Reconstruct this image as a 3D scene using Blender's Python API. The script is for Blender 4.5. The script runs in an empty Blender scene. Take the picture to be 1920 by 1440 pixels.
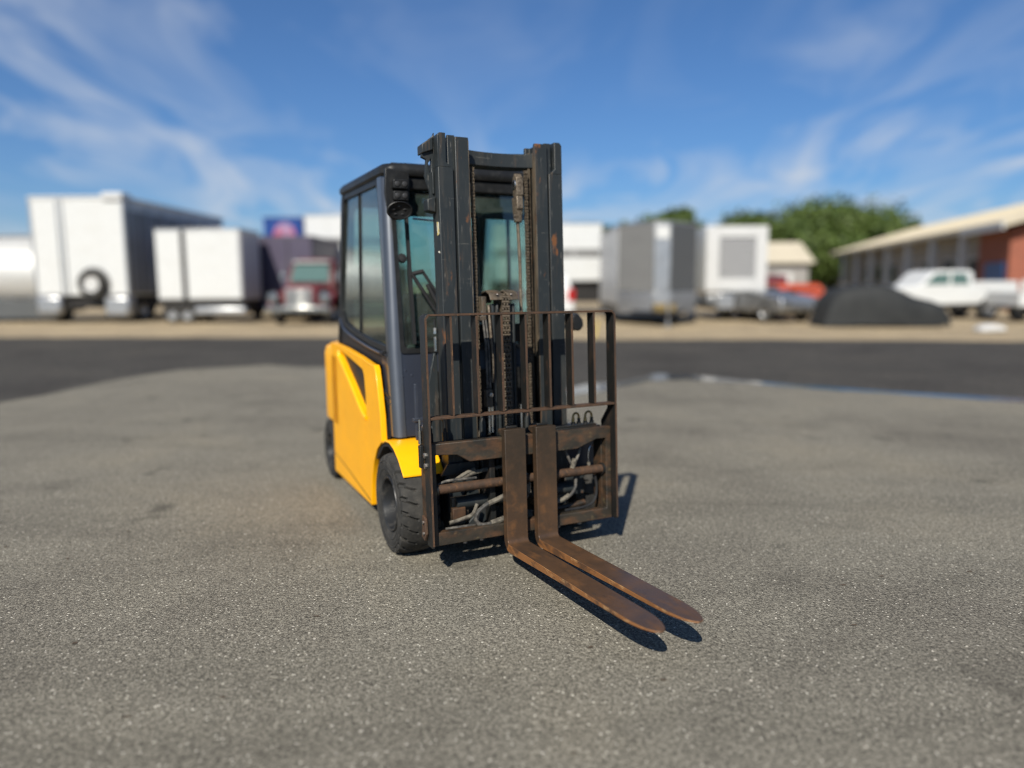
import bpy, bmesh, math, random
from mathutils import Vector, Matrix, Euler
from mathutils.geometry import tessellate_polygon
R = math.radians
random.seed(7)
sc = bpy.context.scene
COL = sc.collection

# ------------------------------------------------------------------ camera
F_PX = 1356.3                       # focal length in pixels of a 1920 wide frame
CAM_H = 1.4251
cd = bpy.data.cameras.new('camera')
cam = bpy.data.objects.new('camera', cd)
COL.objects.link(cam)
cd.sensor_width = 36.0
cd.lens = F_PX / 1920 * 36
cd.clip_start = 0.05
cd.clip_end = 4000
cam.matrix_world = (Matrix.Translation((0, 0, CAM_H))
                    @ Euler((R(90 - 7.9486), 0, 0)).to_matrix().to_4x4()
                    @ Matrix.Rotation(R(-0.2376), 4, 'Z').inverted().inverted())
cd.dof.use_dof = True
cd.dof.focus_distance = 3.22
cd.dof.aperture_fstop = 0.50
sc.camera = cam

# ------------------------------------------------------------------ sky and sun
SUN_AZ, SUN_EL = 15.26, 40.3        # shadows run to +Y, a little to +X
world = bpy.data.worlds.new('World')
sc.world = world
world.use_nodes = True
wt = world.node_tree
wt.nodes.clear()


def node(nt, typ, ins=None, **attrs):
    n = nt.nodes.new(typ)
    for k, v in attrs.items():
        setattr(n, k, v)
    for k, v in (ins or {}).items():
        if isinstance(v, bpy.types.NodeSocket):
            nt.links.new(v, n.inputs[k])
        else:
            n.inputs[k].default_value = v
    return n


def ramp(nt, fac, stops):
    n = node(nt, 'ShaderNodeValToRGB', {'Fac': fac})
    el = n.color_ramp.elements
    while len(el) < len(stops):
        el.new(0.5)
    for e, (p, c) in zip(el, stops):
        e.position = p
        e.color = (c, c, c, 1) if not isinstance(c, tuple) else (*c, 1)
    return n.outputs['Color']


def mixc(nt, fac, a, b, mode='MIX'):
    n = node(nt, 'ShaderNodeMix', data_type='RGBA', blend_type=mode)
    for k, v in ((0, fac), (6, a), (7, b)):
        if isinstance(v, bpy.types.NodeSocket):
            nt.links.new(v, n.inputs[k])
        else:
            n.inputs[k].default_value = (*v, 1) if isinstance(v, tuple) and len(v) == 3 else v
    return n.outputs[2]


def mth(nt, op, a, b=0.0, clamp=False):
    n = node(nt, 'ShaderNodeMath', operation=op, use_clamp=clamp)
    for k, v in ((0, a), (1, b)):
        if isinstance(v, bpy.types.NodeSocket):
            nt.links.new(v, n.inputs[k])
        else:
            n.inputs[k].default_value = v
    return n.outputs[0]


sky = node(wt, 'ShaderNodeTexSky', sky_type='NISHITA')
sky.sun_disc = False
sky.sun_elevation = R(SUN_EL)
sky.sun_rotation = R(180 + SUN_AZ)
sky.altitude = 300
sky.air_density = 1.0
sky.dust_density = 0.8
sky.ozone_density = 3.0
tc = node(wt, 'ShaderNodeTexCoord')
sep = node(wt, 'ShaderNodeSeparateXYZ', {0: tc.outputs['Generated']})
zz = mth(wt, 'MAXIMUM', mth(wt, 'ADD', sep.outputs['Z'], 0.16), 0.05)
px = mth(wt, 'DIVIDE', sep.outputs['X'], zz)
py = mth(wt, 'DIVIDE', sep.outputs['Y'], zz)
pv = node(wt, 'ShaderNodeCombineXYZ', {0: px, 1: py, 2: 0.0})
m1 = node(wt, 'ShaderNodeMapping', {'Vector': pv.outputs[0], 'Location': (9.1, 4.0, 0), 'Rotation': (0, 0, R(30)), 'Scale': (1.9, 0.95, 1)})
n1 = node(wt, 'ShaderNodeTexNoise', {'Vector': m1.outputs[0], 'Scale': 1.0, 'Detail': 6.0, 'Roughness': 0.56, 'Distortion': 1.3})
m2 = node(wt, 'ShaderNodeMapping', {'Vector': pv.outputs[0], 'Location': (2.2, 3.1, 0), 'Rotation': (0, 0, R(-20)), 'Scale': (0.55, 0.4, 1)})
n2 = node(wt, 'ShaderNodeTexNoise', {'Vector': m2.outputs[0], 'Scale': 1.0, 'Detail': 2.0, 'Roughness': 0.5})
c1 = ramp(wt, n1.outputs['Fac'], [(0.43, 0.0), (0.72, 1.0)])
c2 = ramp(wt, n2.outputs['Fac'], [(0.38, 0.15), (0.58, 1.0)])
cl = mth(wt, 'MULTIPLY', c1, c2)
up = ramp(wt, sep.outputs['Z'], [(0.0, 1.0), (0.45, 0.55)])
cl = mth(wt, 'MULTIPLY', mth(wt, 'MULTIPLY', cl, up, True), 1.0)
# thin high veil, thicker the lower one looks through it
veil = mth(wt, 'SUBTRACT', 1.0, mth(wt, 'EXPONENT', mth(wt, 'DIVIDE', -0.020, mth(wt, 'MAXIMUM', sep.outputs['Z'], 0.02))))
cl = mth(wt, 'ADD', cl, mth(wt, 'MULTIPLY', mth(wt, 'SUBTRACT', 1.0, cl), veil), True)
skyc = mixc(wt, 1.0, sky.outputs[0], (0.42, 0.86, 1.30), 'MULTIPLY')
skc = mixc(wt, mth(wt, 'MULTIPLY', cl, 0.95), skyc, (8.2, 8.9, 10.0))
bg = node(wt, 'ShaderNodeBackground', {'Color': skc, 'Strength': 0.053})
wo = node(wt, 'ShaderNodeOutputWorld', {'Surface': bg.outputs[0]})

sd = bpy.data.lights.new('sun', 'SUN')
sd.energy = 5.0
sd.angle = R(0.55)
sd.color = (1.0, 0.94, 0.83)
sun = bpy.data.objects.new('sun', sd)
COL.objects.link(sun)
S = Vector((-math.sin(R(SUN_AZ)) * math.cos(R(SUN_EL)), -math.cos(R(SUN_AZ)) * math.cos(R(SUN_EL)), math.sin(R(SUN_EL))))
sun.rotation_euler = S.to_track_quat('Z', 'Y').to_euler()

vs = sc.view_settings
vs.view_transform = 'Standard'
vs.look = 'None'
vs.exposure = 0.46
vs.gamma = 1.0
vs.use_curve_mapping = False
sc.cycles.max_bounces = 8
sc.cycles.transparent_max_bounces = 24
sc.cycles.use_denoising = True
sc.cycles.filter_width = 1.1
sc.cycles.caustics_reflective = False
sc.cycles.caustics_refractive = False


# ------------------------------------------------------------------ materials
MATS = {}


def surf(name, col, rough=0.5, metal=0.0, coat=0.0, layers=(), bump=None, rvar=0.12, spec=0.36, k=0.74, patina=None):
    """Procedural surface: base colour, then noise-masked layers (colour, (sx,sy,sz), lo, hi, amount, roughness)."""
    kk = k
    col = tuple(x * kk for x in col)
    layers = [(tuple(x * kk for x in l[0]),) + tuple(l[1:]) for l in layers]
    m = bpy.data.materials.new(name)
    m.use_nodes = True
    nt = m.node_tree
    nt.nodes.clear()
    t = node(nt, 'ShaderNodeTexCoord')
    oc = t.outputs['Object']
    var = node(nt, 'ShaderNodeTexNoise', {'Vector': oc, 'Scale': 6.0, 'Detail': 5.0, 'Roughness': 0.6})
    c = mixc(nt, var.outputs['Fac'], tuple(x * 0.86 for x in col), tuple(min(1, x * 1.12) for x in col))
    r = mth(nt, 'ADD', mth(nt, 'MULTIPLY', mth(nt, 'SUBTRACT', var.outputs['Fac'], 0.5), rvar * 2), rough)
    for i, (lc, scl, lo, hi, amt, lr) in enumerate(layers):
        mp = node(nt, 'ShaderNodeMapping', {'Vector': oc, 'Location': (i * 3.1 + 0.7, i * 1.7, i * 2.3), 'Scale': scl})
        nz = node(nt, 'ShaderNodeTexNoise', {'Vector': mp.outputs[0], 'Scale': 1.0, 'Detail': 6.0, 'Roughness': 0.62})
        k = mth(nt, 'MULTIPLY', ramp(nt, nz.outputs['Fac'], [(lo, 0.0), (hi, 1.0)]), amt)
        c = mixc(nt, k, c, lc)
        r = mth(nt, 'ADD', mth(nt, 'MULTIPLY', r, mth(nt, 'SUBTRACT', 1.0, k)), mth(nt, 'MULTIPLY', k, lr))
    if patina:                       # old black mill scale left where nothing rubs it off
        pc, z0, z1 = patina
        zs_ = node(nt, 'ShaderNodeSeparateXYZ', {0: oc}).outputs['Z']
        pn = node(nt, 'ShaderNodeTexNoise', {'Vector': oc, 'Scale': 7.0, 'Detail': 6.0, 'Roughness': 0.65})
        q = mth(nt, 'ADD', mth(nt, 'DIVIDE', mth(nt, 'SUBTRACT', zs_, z0), z1 - z0), mth(nt, 'MULTIPLY', mth(nt, 'SUBTRACT', pn.outputs['Fac'], 0.5), 1.6), True)
        c = mixc(nt, mth(nt, 'MULTIPLY', q, 0.85), c, pc)
    p = node(nt, 'ShaderNodeBsdfPrincipled', {'Base Color': c, 'Roughness': r, 'Metallic': metal, 'Coat Weight': coat, 'Coat Roughness': 0.3 if name == 'pillar_paint' else 0.08, 'Specular IOR Level': spec})
    if bump:
        bn = node(nt, 'ShaderNodeTexNoise', {'Vector': oc, 'Scale': bump[0], 'Detail': 4.0})
        b = node(nt, 'ShaderNodeBump', {'Height': bn.outputs['Fac'], 'Strength': bump[1], 'Distance': 0.004})
        nt.links.new(b.outputs[0], p.inputs['Normal'])
    node(nt, 'ShaderNodeOutputMaterial', {'Surface': p.outputs[0]})
    MATS[name] = m
    return m


def glass(name, tint, tilt=0.0):
    m = bpy.data.materials.new(name)
    m.use_nodes = True
    nt = m.node_tree
    nt.nodes.clear()
    tr = node(nt, 'ShaderNodeBsdfTransparent', {'Color': (*tint, 1)})
    gl = node(nt, 'ShaderNodeBsdfGlossy', {'Color': (0.9, 0.95, 0.95, 1), 'Roughness': 0.015})
    bf = node(nt, 'ShaderNodeNewGeometry').outputs['Backfacing']
    fr = node(nt, 'ShaderNodeFresnel', {'IOR': mth(nt, 'SUBTRACT', 1.5, mth(nt, 'MULTIPLY', bf, 1.5 - 1 / 1.5))})
    mx = node(nt, 'ShaderNodeMixShader', {0: mth(nt, 'ADD', fr.outputs[0], 0.01, True), 1: tr.outputs[0], 2: gl.outputs[0]})
    oc = node(nt, 'ShaderNodeTexCoord').outputs['Object']
    dn = node(nt, 'ShaderNodeTexNoise', {'Vector': oc, 'Scale': 5.0, 'Detail': 8.0, 'Roughness': 0.7})
    df = node(nt, 'ShaderNodeBsdfDiffuse', {'Color': (0.32, 0.33, 0.30, 1)})
    md = node(nt, 'ShaderNodeMixShader', {0: ramp(nt, dn.outputs['Fac'], [(0.35, 0.01), (0.75, 0.09)]), 1: mx.outputs[0], 2: df.outputs[0]})
    node(nt, 'ShaderNodeOutputMaterial', {'Surface': md.outputs[0]})
    MATS[name] = m
    return m


def asphalt(name, dark, light, chip, chips, stain, scale=130.0, spec=0.35, rough=0.85):
    m = bpy.data.materials.new(name)
    m.use_nodes = True
    nt = m.node_tree
    nt.nodes.clear()
    oc = node(nt, 'ShaderNodeTexCoord').outputs['Object']
    vo = node(nt, 'ShaderNodeTexVoronoi', {'Vector': oc, 'Scale': scale, 'Randomness': 1.0}, feature='F1')
    sp = node(nt, 'ShaderNodeSeparateXYZ', {0: vo.outputs['Color']})
    c = mixc(nt, sp.outputs[0], dark, light)
    fn = node(nt, 'ShaderNodeTexNoise', {'Vector': oc, 'Scale': 60.0, 'Detail': 5.0, 'Roughness': 0.7})
    c = mixc(nt, 1.0, c, ramp(nt, fn.outputs['Fac'], [(0.32, 0.50), (0.68, 1.48)]), 'MULTIPLY')
    # pale chips of stone
    v2 = node(nt, 'ShaderNodeTexVoronoi', {'Vector': oc, 'Scale': scale * 0.72, 'Randomness': 1.0}, feature='F1')
    s2 = node(nt, 'ShaderNodeSeparateXYZ', {0: v2.outputs['Color']})
    pick = mth(nt, 'GREATER_THAN', s2.outputs[1], 1.0 - chips)
    near = mth(nt, 'LESS_THAN', v2.outputs['Distance'], mth(nt, 'MULTIPLY', s2.outputs[2], 0.55))
    c = mixc(nt, mth(nt, 'MULTIPLY', pick, near), c, chip)
    dk = mth(nt, 'MULTIPLY', mth(nt, 'LESS_THAN', s2.outputs[1], chips * 1.6), mth(nt, 'LESS_THAN', v2.outputs['Distance'], 0.42))
    c = mixc(nt, mth(nt, 'MULTIPLY', dk, 0.6), c, tuple(x * 0.25 for x in dark))
    # broad wear, tyre scuffs, oil
    big = node(nt, 'ShaderNodeTexNoise', {'Vector': oc, 'Scale': 0.55, 'Detail': 5.0, 'Roughness': 0.6, 'Distortion': 0.4})
    c = mixc(nt, 1.0, c, ramp(nt, big.outputs['Fac'], [(0.30, (0.74, 0.73, 0.73)), (0.52, (1.0, 1.0, 0.99)), (0.72, (1.15, 1.12, 1.06))]), 'MULTIPLY')
    oil = node(nt, 'ShaderNodeTexNoise', {'Vector': oc, 'Scale': 1.9, 'Detail': 3.0, 'Roughness': 0.55})
    c = mixc(nt, mth(nt, 'MULTIPLY', ramp(nt, oil.outputs['Fac'], [(0.63, 0.0), (0.74, 1.0)]), stain), c, tuple(x * 0.45 for x in dark))
    # long faint tyre scuffs
    sw_ = node(nt, 'ShaderNodeMapping', {'Vector': oc, 'Rotation': (0, 0, R(-42)), 'Scale': (0.5, 2.0, 1)})
    sn = node(nt, 'ShaderNodeTexNoise', {'Vector': sw_.outputs[0], 'Scale': 1.0, 'Detail': 4.0, 'Distortion': 1.2})
    c = mixc(nt, 1.0, c, ramp(nt, sn.outputs['Fac'], [(0.30, 0.84), (0.5, 1.0)]), 'MULTIPLY')
    h = mth(nt, 'ADD', mth(nt, 'MULTIPLY', vo.outputs['Distance'], -0.7), fn.outputs['Fac'])
    b = node(nt, 'ShaderNodeBump', {'Height': h, 'Strength': 0.55, 'Distance': 0.006})
    p = node(nt, 'ShaderNodeBsdfPrincipled', {'Base Color': c, 'Roughness': rough, 'Specular IOR Level': spec, 'Normal': b.outputs[0]})
    node(nt, 'ShaderNodeOutputMaterial', {'Surface': p.outputs[0]})
    MATS[name] = m
    return m


RUST = (0.20, 0.075, 0.022)
RUST_D = (0.055, 0.026, 0.013)
surf('yellow_paint', (0.86, 0.395, 0.003), 0.36, coat=0.08, rvar=0.06, spec=0.28, k=1.0,
     layers=[((0.70, 0.29, 0.012), (3, 3, 9), 0.55, 0.80, 0.45, 0.5), ((0.16, 0.10, 0.05), (30, 30, 60), 0.70, 0.76, 0.6, 0.7), ((0.24, 0.13, 0.04), (2.2, 2.2, 46), 0.68, 0.76, 0.35, 0.7)])
surf('mast_paint', (0.022, 0.027, 0.029), 0.48,
     layers=[((0.20, 0.19, 0.17), (70, 70, 9), 0.62, 0.70, 0.6, 0.6), ((0.075, 0.07, 0.06), (14, 14, 3), 0.52, 0.75, 0.5, 0.6),
             (RUST, (16, 16, 7), 0.63, 0.70, 0.8, 0.85), ((0.11, 0.072, 0.045), (34, 34, 2.2), 0.58, 0.68, 0.45, 0.8), ((0.24, 0.23, 0.20), (7, 7, 140), 0.66, 0.72, 0.45, 0.5)], bump=(90, 0.12))
surf('mast_grease', (0.125, 0.098, 0.068), 0.55,
     layers=[((0.035, 0.028, 0.022), (30, 30, 5), 0.45, 0.62, 0.8, 0.4), ((0.30, 0.25, 0.18), (70, 70, 8), 0.62, 0.70, 0.6, 0.6),
             (RUST, (40, 40, 10), 0.60, 0.72, 0.6, 0.8)], bump=(120, 0.35))
surf('chain_steel', (0.20, 0.16, 0.115), 0.5, metal=0.35,
     layers=[((0.05, 0.035, 0.025), (80, 80, 80), 0.45, 0.6, 0.7, 0.6), ((0.40, 0.34, 0.26), (60, 60, 60), 0.6, 0.7, 0.6, 0.5)], bump=(200, 0.3))
surf('cab_paint', (0.032, 0.038, 0.055), 0.32, coat=0.2, rvar=0.06,
     layers=[((0.09, 0.095, 0.105), (5, 5, 5), 0.52, 0.8, 0.35, 0.45), ((0.26, 0.25, 0.24), (50, 50, 90), 0.75, 0.79, 0.6, 0.6)])
surf('pillar_paint', (0.135, 0.145, 0.165), 0.38, metal=0.72, coat=0.6, rvar=0.04, spec=0.9)
surf('black_trim', (0.012, 0.0125, 0.013), 0.45, layers=[((0.05, 0.048, 0.045), (20, 20, 20), 0.5, 0.75, 0.4, 0.7)])
surf('black_plastic', (0.016, 0.016, 0.017), 0.55, layers=[((0.05, 0.05, 0.05), (12, 12, 20), 0.52, 0.75, 0.35, 0.8)], bump=(300, 0.1))
surf('carriage_steel', (0.046, 0.037, 0.026), 0.5,
     layers=[((0.018, 0.017, 0.015), (5, 5, 9), 0.42, 0.62, 0.8, 0.45), ((0.17, 0.072, 0.026), (9, 9, 16), 0.44, 0.72, 0.6, 0.8),
             ((0.20, 0.15, 0.07), (28, 28, 28), 0.60, 0.72, 0.45, 0.7)], bump=(70, 0.3))
surf('edge_rust', (0.085, 0.045, 0.025), 0.75,
     layers=[((0.045, 0.030, 0.02), (22, 22, 9), 0.45, 0.62, 0.8, 0.6), ((0.22, 0.11, 0.045), (50, 50, 30), 0.58, 0.7, 0.6, 0.8)], bump=(150, 0.4))
surf('bar_steel', (0.013, 0.0135, 0.013), 0.5,
     layers=[((0.045, 0.028, 0.018), (14, 14, 6), 0.50, 0.68, 0.6, 0.7), ((0.10, 0.045, 0.02), (26, 26, 12), 0.60, 0.72, 0.5, 0.85)], bump=(110, 0.3))
surf('fork_steel', (0.125, 0.068, 0.036), 0.40, patina=((0.030, 0.023, 0.016), 0.16, 0.62), metal=0.15,
     layers=[((0.060, 0.040, 0.028), (5, 5, 3), 0.42, 0.68, 0.8, 0.34), ((0.22, 0.10, 0.036), (18, 6, 18), 0.50, 0.72, 0.65, 0.6),
             ((0.05, 0.048, 0.045), (60, 10, 60), 0.60, 0.7, 0.5, 0.3)], bump=(80, 0.18))
surf('fork_edge', (0.27, 0.115, 0.038), 0.62,
     layers=[((0.09, 0.05, 0.03), (16, 8, 16), 0.48, 0.6, 0.85, 0.5), ((0.55, 0.33, 0.15), (40, 14, 40), 0.56, 0.7, 0.6, 0.6)], bump=(120, 0.3))
surf('tyre_rubber', (0.034, 0.033, 0.031), 0.82,
     layers=[((0.10, 0.093, 0.082), (14, 14, 14), 0.45, 0.72, 0.55, 0.9), ((0.16, 0.14, 0.115), (60, 60, 60), 0.62, 0.74, 0.5, 0.95)], bump=(120, 0.25), spec=0.3)
surf('rim_paint', (0.022, 0.023, 0.025), 0.35, layers=[((0.12, 0.11, 0.095), (18, 18, 18), 0.52, 0.7, 0.5, 0.7)])
surf('chrome', (0.62, 0.62, 0.60), 0.22, metal=1.0, layers=[((0.22, 0.19, 0.15), (40, 40, 40), 0.5, 0.65, 0.6, 0.6)])
surf('steel_bolt', (0.34, 0.33, 0.31), 0.35, metal=0.8, layers=[(RUST, (80, 80, 80), 0.52, 0.66, 0.8, 0.8)])
surf('brass', (0.42, 0.31, 0.13), 0.4, metal=0.7, layers=[((0.16, 0.11, 0.06), (80, 80, 80), 0.48, 0.62, 0.7, 0.6)])
surf('hose_rubber', (0.05, 0.048, 0.045), 0.6, layers=[((0.26, 0.235, 0.20), (25, 25, 25), 0.46, 0.66, 0.75, 0.9)])
surf('hose_sleeve', (0.19, 0.17, 0.135), 0.8, layers=[((0.06, 0.052, 0.042), (38, 38, 38), 0.44, 0.60, 0.85, 0.9)])
surf('sticker', (0.75, 0.72, 0.62), 0.5, layers=[((0.65, 0.50, 0.08), (60, 60, 60), 0.5, 0.56, 0.9, 0.5)])
surf('seat_fabric', (0.022, 0.023, 0.026), 0.85, bump=(400, 0.3))
surf('lamp_lens', (0.30, 0.31, 0.32), 0.12, metal=0.6)
surf('smoked_lens', (0.05, 0.05, 0.052), 0.25)
surf('amber', (0.75, 0.22, 0.01), 0.25)
surf('red_lens', (0.45, 0.012, 0.012), 0.22)
glass('tinted_glass', (0.765, 0.885, 0.845))
glass('side_glass', (0.60, 0.70, 0.70))
surf('dark_glass', (0.02, 0.028, 0.03), 0.06)
surf('green_glass', (0.10, 0.17, 0.16), 0.06)
surf('white_panel', (0.70, 0.71, 0.70), 0.5, layers=[((0.55, 0.53, 0.48), (0.8, 0.8, 2.5), 0.5, 0.8, 0.4, 0.6)])
surf('white_trim', (0.66, 0.66, 0.65), 0.45)
surf('louvre_grey', (0.40, 0.40, 0.405), 0.5)
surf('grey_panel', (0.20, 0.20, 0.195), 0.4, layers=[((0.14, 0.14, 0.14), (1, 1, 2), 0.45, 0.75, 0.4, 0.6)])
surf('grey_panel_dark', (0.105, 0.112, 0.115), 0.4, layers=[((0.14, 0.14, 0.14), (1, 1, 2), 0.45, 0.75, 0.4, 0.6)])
surf('aluminium', (0.60, 0.61, 0.62), 0.38, metal=0.85, layers=[((0.35, 0.35, 0.35), (4, 4, 4), 0.5, 0.7, 0.5, 0.5)])
surf('polished_tank', (0.50, 0.50, 0.485), 0.5, metal=0.3, k=1.0, layers=[((0.42, 0.41, 0.39), (0.6, 3, 3), 0.45, 0.7, 0.5, 0.4)])
surf('purple_panel', (0.085, 0.072, 0.115), 0.45, layers=[((0.12, 0.11, 0.14), (0.7, 0.7, 1.2), 0.5, 0.75, 0.6, 0.6)])
surf('blue_panel', (0.012, 0.055, 0.25), 0.4)
surf('emblem_paint', (0.42, 0.08, 0.16), 0.5, layers=[((0.36, 0.33, 0.50), (1.6, 1.6, 2.4), 0.42, 0.58, 0.8, 0.4)])
surf('red_paint', (0.15, 0.016, 0.020), 0.5, coat=0.15)
surf('orange_paint', (0.60, 0.10, 0.03), 0.35)
surf('covered_cloth', (0.022, 0.024, 0.025), 0.75, layers=[((0.045, 0.047, 0.047), (2, 2, 2), 0.45, 0.7, 0.6, 0.85)], bump=(9, 0.5))
surf('chassis_black', (0.014, 0.013, 0.013), 0.6, layers=[((0.07, 0.06, 0.05), (6, 6, 6), 0.5, 0.7, 0.5, 0.8)])
surf('roof_beige', (0.62, 0.55, 0.42), 0.6, layers=[((0.42, 0.37, 0.28), (0.3, 0.5, 0.5), 0.45, 0.75, 0.5, 0.7)])
surf('siding_grey', (0.34, 0.325, 0.31), 0.7)
surf('brick_red', (0.34, 0.115, 0.07), 0.85, layers=[((0.24, 0.09, 0.06), (2, 2, 8), 0.45, 0.6, 0.7, 0.9)])
surf('door_blue', (0.02, 0.085, 0.25), 0.45)
surf('bark', (0.09, 0.065, 0.045), 0.9, bump=(8, 0.6))
surf('leaf_green', (0.085, 0.125, 0.025), 0.6, k=0.9, layers=[((0.045, 0.080, 0.016), (0.5, 0.5, 0.5), 0.45, 0.6, 0.8, 0.6), ((0.10, 0.14, 0.03), (1.5, 1.5, 1.5), 0.55, 0.7, 0.6, 0.6)])
surf('yellow_stake', (0.75, 0.55, 0.05), 0.5)
surf('water', (0.010, 0.014, 0.022), 0.10, rvar=0.0, spec=0.6, bump=(9, 0.35))
surf('stone_chip', (0.42, 0.39, 0.34), 0.85, layers=[((0.16, 0.14, 0.12), (40, 40, 40), 0.5, 0.56, 0.9, 0.9)])
asphalt('worn_asphalt', (0.082, 0.0755, 0.061), (0.252, 0.233, 0.190), (0.56, 0.53, 0.45), 0.05, 0.6, scale=165.0, spec=0.2)
asphalt('dark_asphalt', (0.037, 0.034, 0.030), (0.072, 0.067, 0.060), (0.24, 0.22, 0.19), 0.05, 0.3, scale=60, rough=0.9, spec=0.15)
asphalt('sandy_ground', (0.26, 0.20, 0.12), (0.40, 0.32, 0.205), (0.42, 0.38, 0.30), 0.06, 0.2, scale=25)


# ------------------------------------------------------------------ mesh builder
class MB:
    def __init__(s, xf=None):
        s.v, s.f, s.xf = [], [], xf

    def add(s, vs, fs):
        n = len(s.v)
        s.v += [tuple(p) for p in vs]
        s.f += [tuple(i + n for i in f) for f in fs]
        return s

    def box(s, x0, x1, y0, y1, z0, z1):
        return s.add([(x0, y0, z0), (x1, y0, z0), (x1, y1, z0), (x0, y1, z0), (x0, y0, z1), (x1, y0, z1), (x1, y1, z1), (x0, y1, z1)],
                     [(0, 3, 2, 1), (4, 5, 6, 7), (0, 1, 5, 4), (1, 2, 6, 5), (2, 3, 7, 6), (3, 0, 4, 7)])

    def panel(s, outer, axis, lo, hi, holes=()):
        """Polygon (with holes) in the two axes other than AXIS, thick from lo to hi."""
        def P(a, b, c):
            return {'x': (c, a, b), 'y': (a, c, b), 'z': (a, b, c)}[axis]
        loops = [list(outer)] + [list(h) for h in holes]
        flat = [p for l in loops for p in l]
        tris = tessellate_polygon([[Vector((a, b, 0)) for a, b in l] for l in loops]) if holes else None
        n = len(flat)
        vs = [P(a, b, lo) for a, b in flat] + [P(a, b, hi) for a, b in flat]
        fs = []
        if tris:
            fs += [tuple(t) for t in tris] + [tuple(i + n for i in reversed(t)) for t in tris]
        else:
            fs += [tuple(range(n)), tuple(range(2 * n - 1, n - 1, -1))]
        o = 0
        for l in loops:
            k = len(l)
            for i in range(k):
                j = (i + 1) % k
                fs.append((o + i, o + j, o + j + n, o + i + n))
            o += k
        return s.add(vs, fs)

    def tube(s, path, r, n=8, caps=True):
        path = [Vector(p) for p in path]
        rr = r if isinstance(r, (list, tuple)) else [r] * len(path)
        vs, fs = [], []
        ref = None
        for i, p in enumerate(path):
            d = (path[min(i + 1, len(path) - 1)] - path[max(i - 1, 0)]).normalized()
            if ref is None:
                ref = Vector((0, 0, 1)) if abs(d.z) < 0.9 else Vector((1, 0, 0))
            a = d.cross(ref).normalized()
            b = d.cross(a).normalized()
            ref = -b if b.dot(ref) < 0 else b
            a = d.cross(ref).normalized()
            for k in range(n):
                t = 2 * math.pi * k / n
                vs.append(p + (a * math.cos(t) + ref * math.sin(t)) * rr[i])
        for i in range(len(path) - 1):
            for k in range(n):
                k2 = (k + 1) % n
                fs.append((i * n + k, i * n + k2, (i + 1) * n + k2, (i + 1) * n + k))
        if caps:
            fs.append(tuple(range(n - 1, -1, -1)))
            fs.append(tuple(range((len(path) - 1) * n, len(path) * n)))
        return s.add(vs, fs)

    def cyl(s, p0, p1, r, n=16, r2=None):
        return s.tube([p0, p1], [r, r if r2 is None else r2], n)

    def lathe(s, prof, c, axis='x', n=32, closed=False):
        """prof: list of (radius, offset along axis)."""
        vs, fs = [], []
        m = len(prof)
        for k in range(n):
            t = 2 * math.pi * k / n
            for r, h in prof:
                a, b = r * math.cos(t), r * math.sin(t)
                q = {'x': (h, a, b), 'y': (a, h, b), 'z': (a, b, h)}[axis]
                vs.append((c[0] + q[0], c[1] + q[1], c[2] + q[2]))
        for k in range(n):
            k2 = (k + 1) % n
            for i in range(m if closed else m - 1):
                j = (i + 1) % m
                fs.append((k * m + i, k * m + j, k2 * m + j, k2 * m + i))
        return s.add(vs, fs)

    def loft(s, rings, closed_ring=True, caps=True):
        n = len(rings[0])
        vs = [p for r in rings for p in r]
        fs = []
        for i in range(len(rings) - 1):
            for k in range(n if closed_ring else n - 1):
                k2 = (k + 1) % n
                fs.append((i * n + k, i * n + k2, (i + 1) * n + k2, (i + 1) * n + k))
        if caps and closed_ring:
            fs.append(tuple(range(n - 1, -1, -1)))
            fs.append(tuple(range((len(rings) - 1) * n, len(rings) * n)))
        return s.add(vs, fs)

    def mesh(s, name, mat, angle=38):
        me = bpy.data.meshes.new(name)
        vs = [s.xf(*p) for p in s.v] if s.xf else s.v
        me.from_pydata(vs, [], s.f)
        bm = bmesh.new()
        bm.from_mesh(me)
        bmesh.ops.recalc_face_normals(bm, faces=bm.faces)
        bm.to_mesh(me)
        bm.free()
        for m in (mat if isinstance(mat, (list, tuple)) else [mat]):
            me.materials.append(MATS[m])
        me.polygons.foreach_set('use_smooth', [True] * len(me.polygons))
        me.set_sharp_from_angle(angle=R(angle))
        return me

    def build(s, name, mat, parent=None, bevel=0.0, angle=38, label=None, seg=2):
        return link(name, s.mesh(name, mat, angle), parent, bevel, label, seg)


def link(name, me, parent=None, bevel=0.0, label=None, seg=2, loc=None):
    o = bpy.data.objects.new(name, me)
    COL.objects.link(o)
    if parent:
        o.parent = parent
    if loc:
        o.location = loc
    if bevel:
        b = o.modifiers.new('bevel', 'BEVEL')
        b.width = bevel
        b.segments = seg
        b.limit_method = 'ANGLE'
        b.angle_limit = R(35)
        b.harden_normals = False
    if label:
        o['label'] = label
    return o


def tag(o, label, cat, group=None):
    o['label'] = label
    o['category'] = cat
    if group:
        o['group'] = group
    return o


def thing(name, label, cat, loc=(0, 0, 0), rz=0.0, group=None):
    o = bpy.data.objects.new(name, None)
    o.empty_display_size = 0.2
    COL.objects.link(o)
    o.location = loc
    o.rotation_euler = (0, 0, rz)
    return tag(o, label, cat, group)


def structure(o, kind='structure'):
    o['kind'] = kind
    return o


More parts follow.
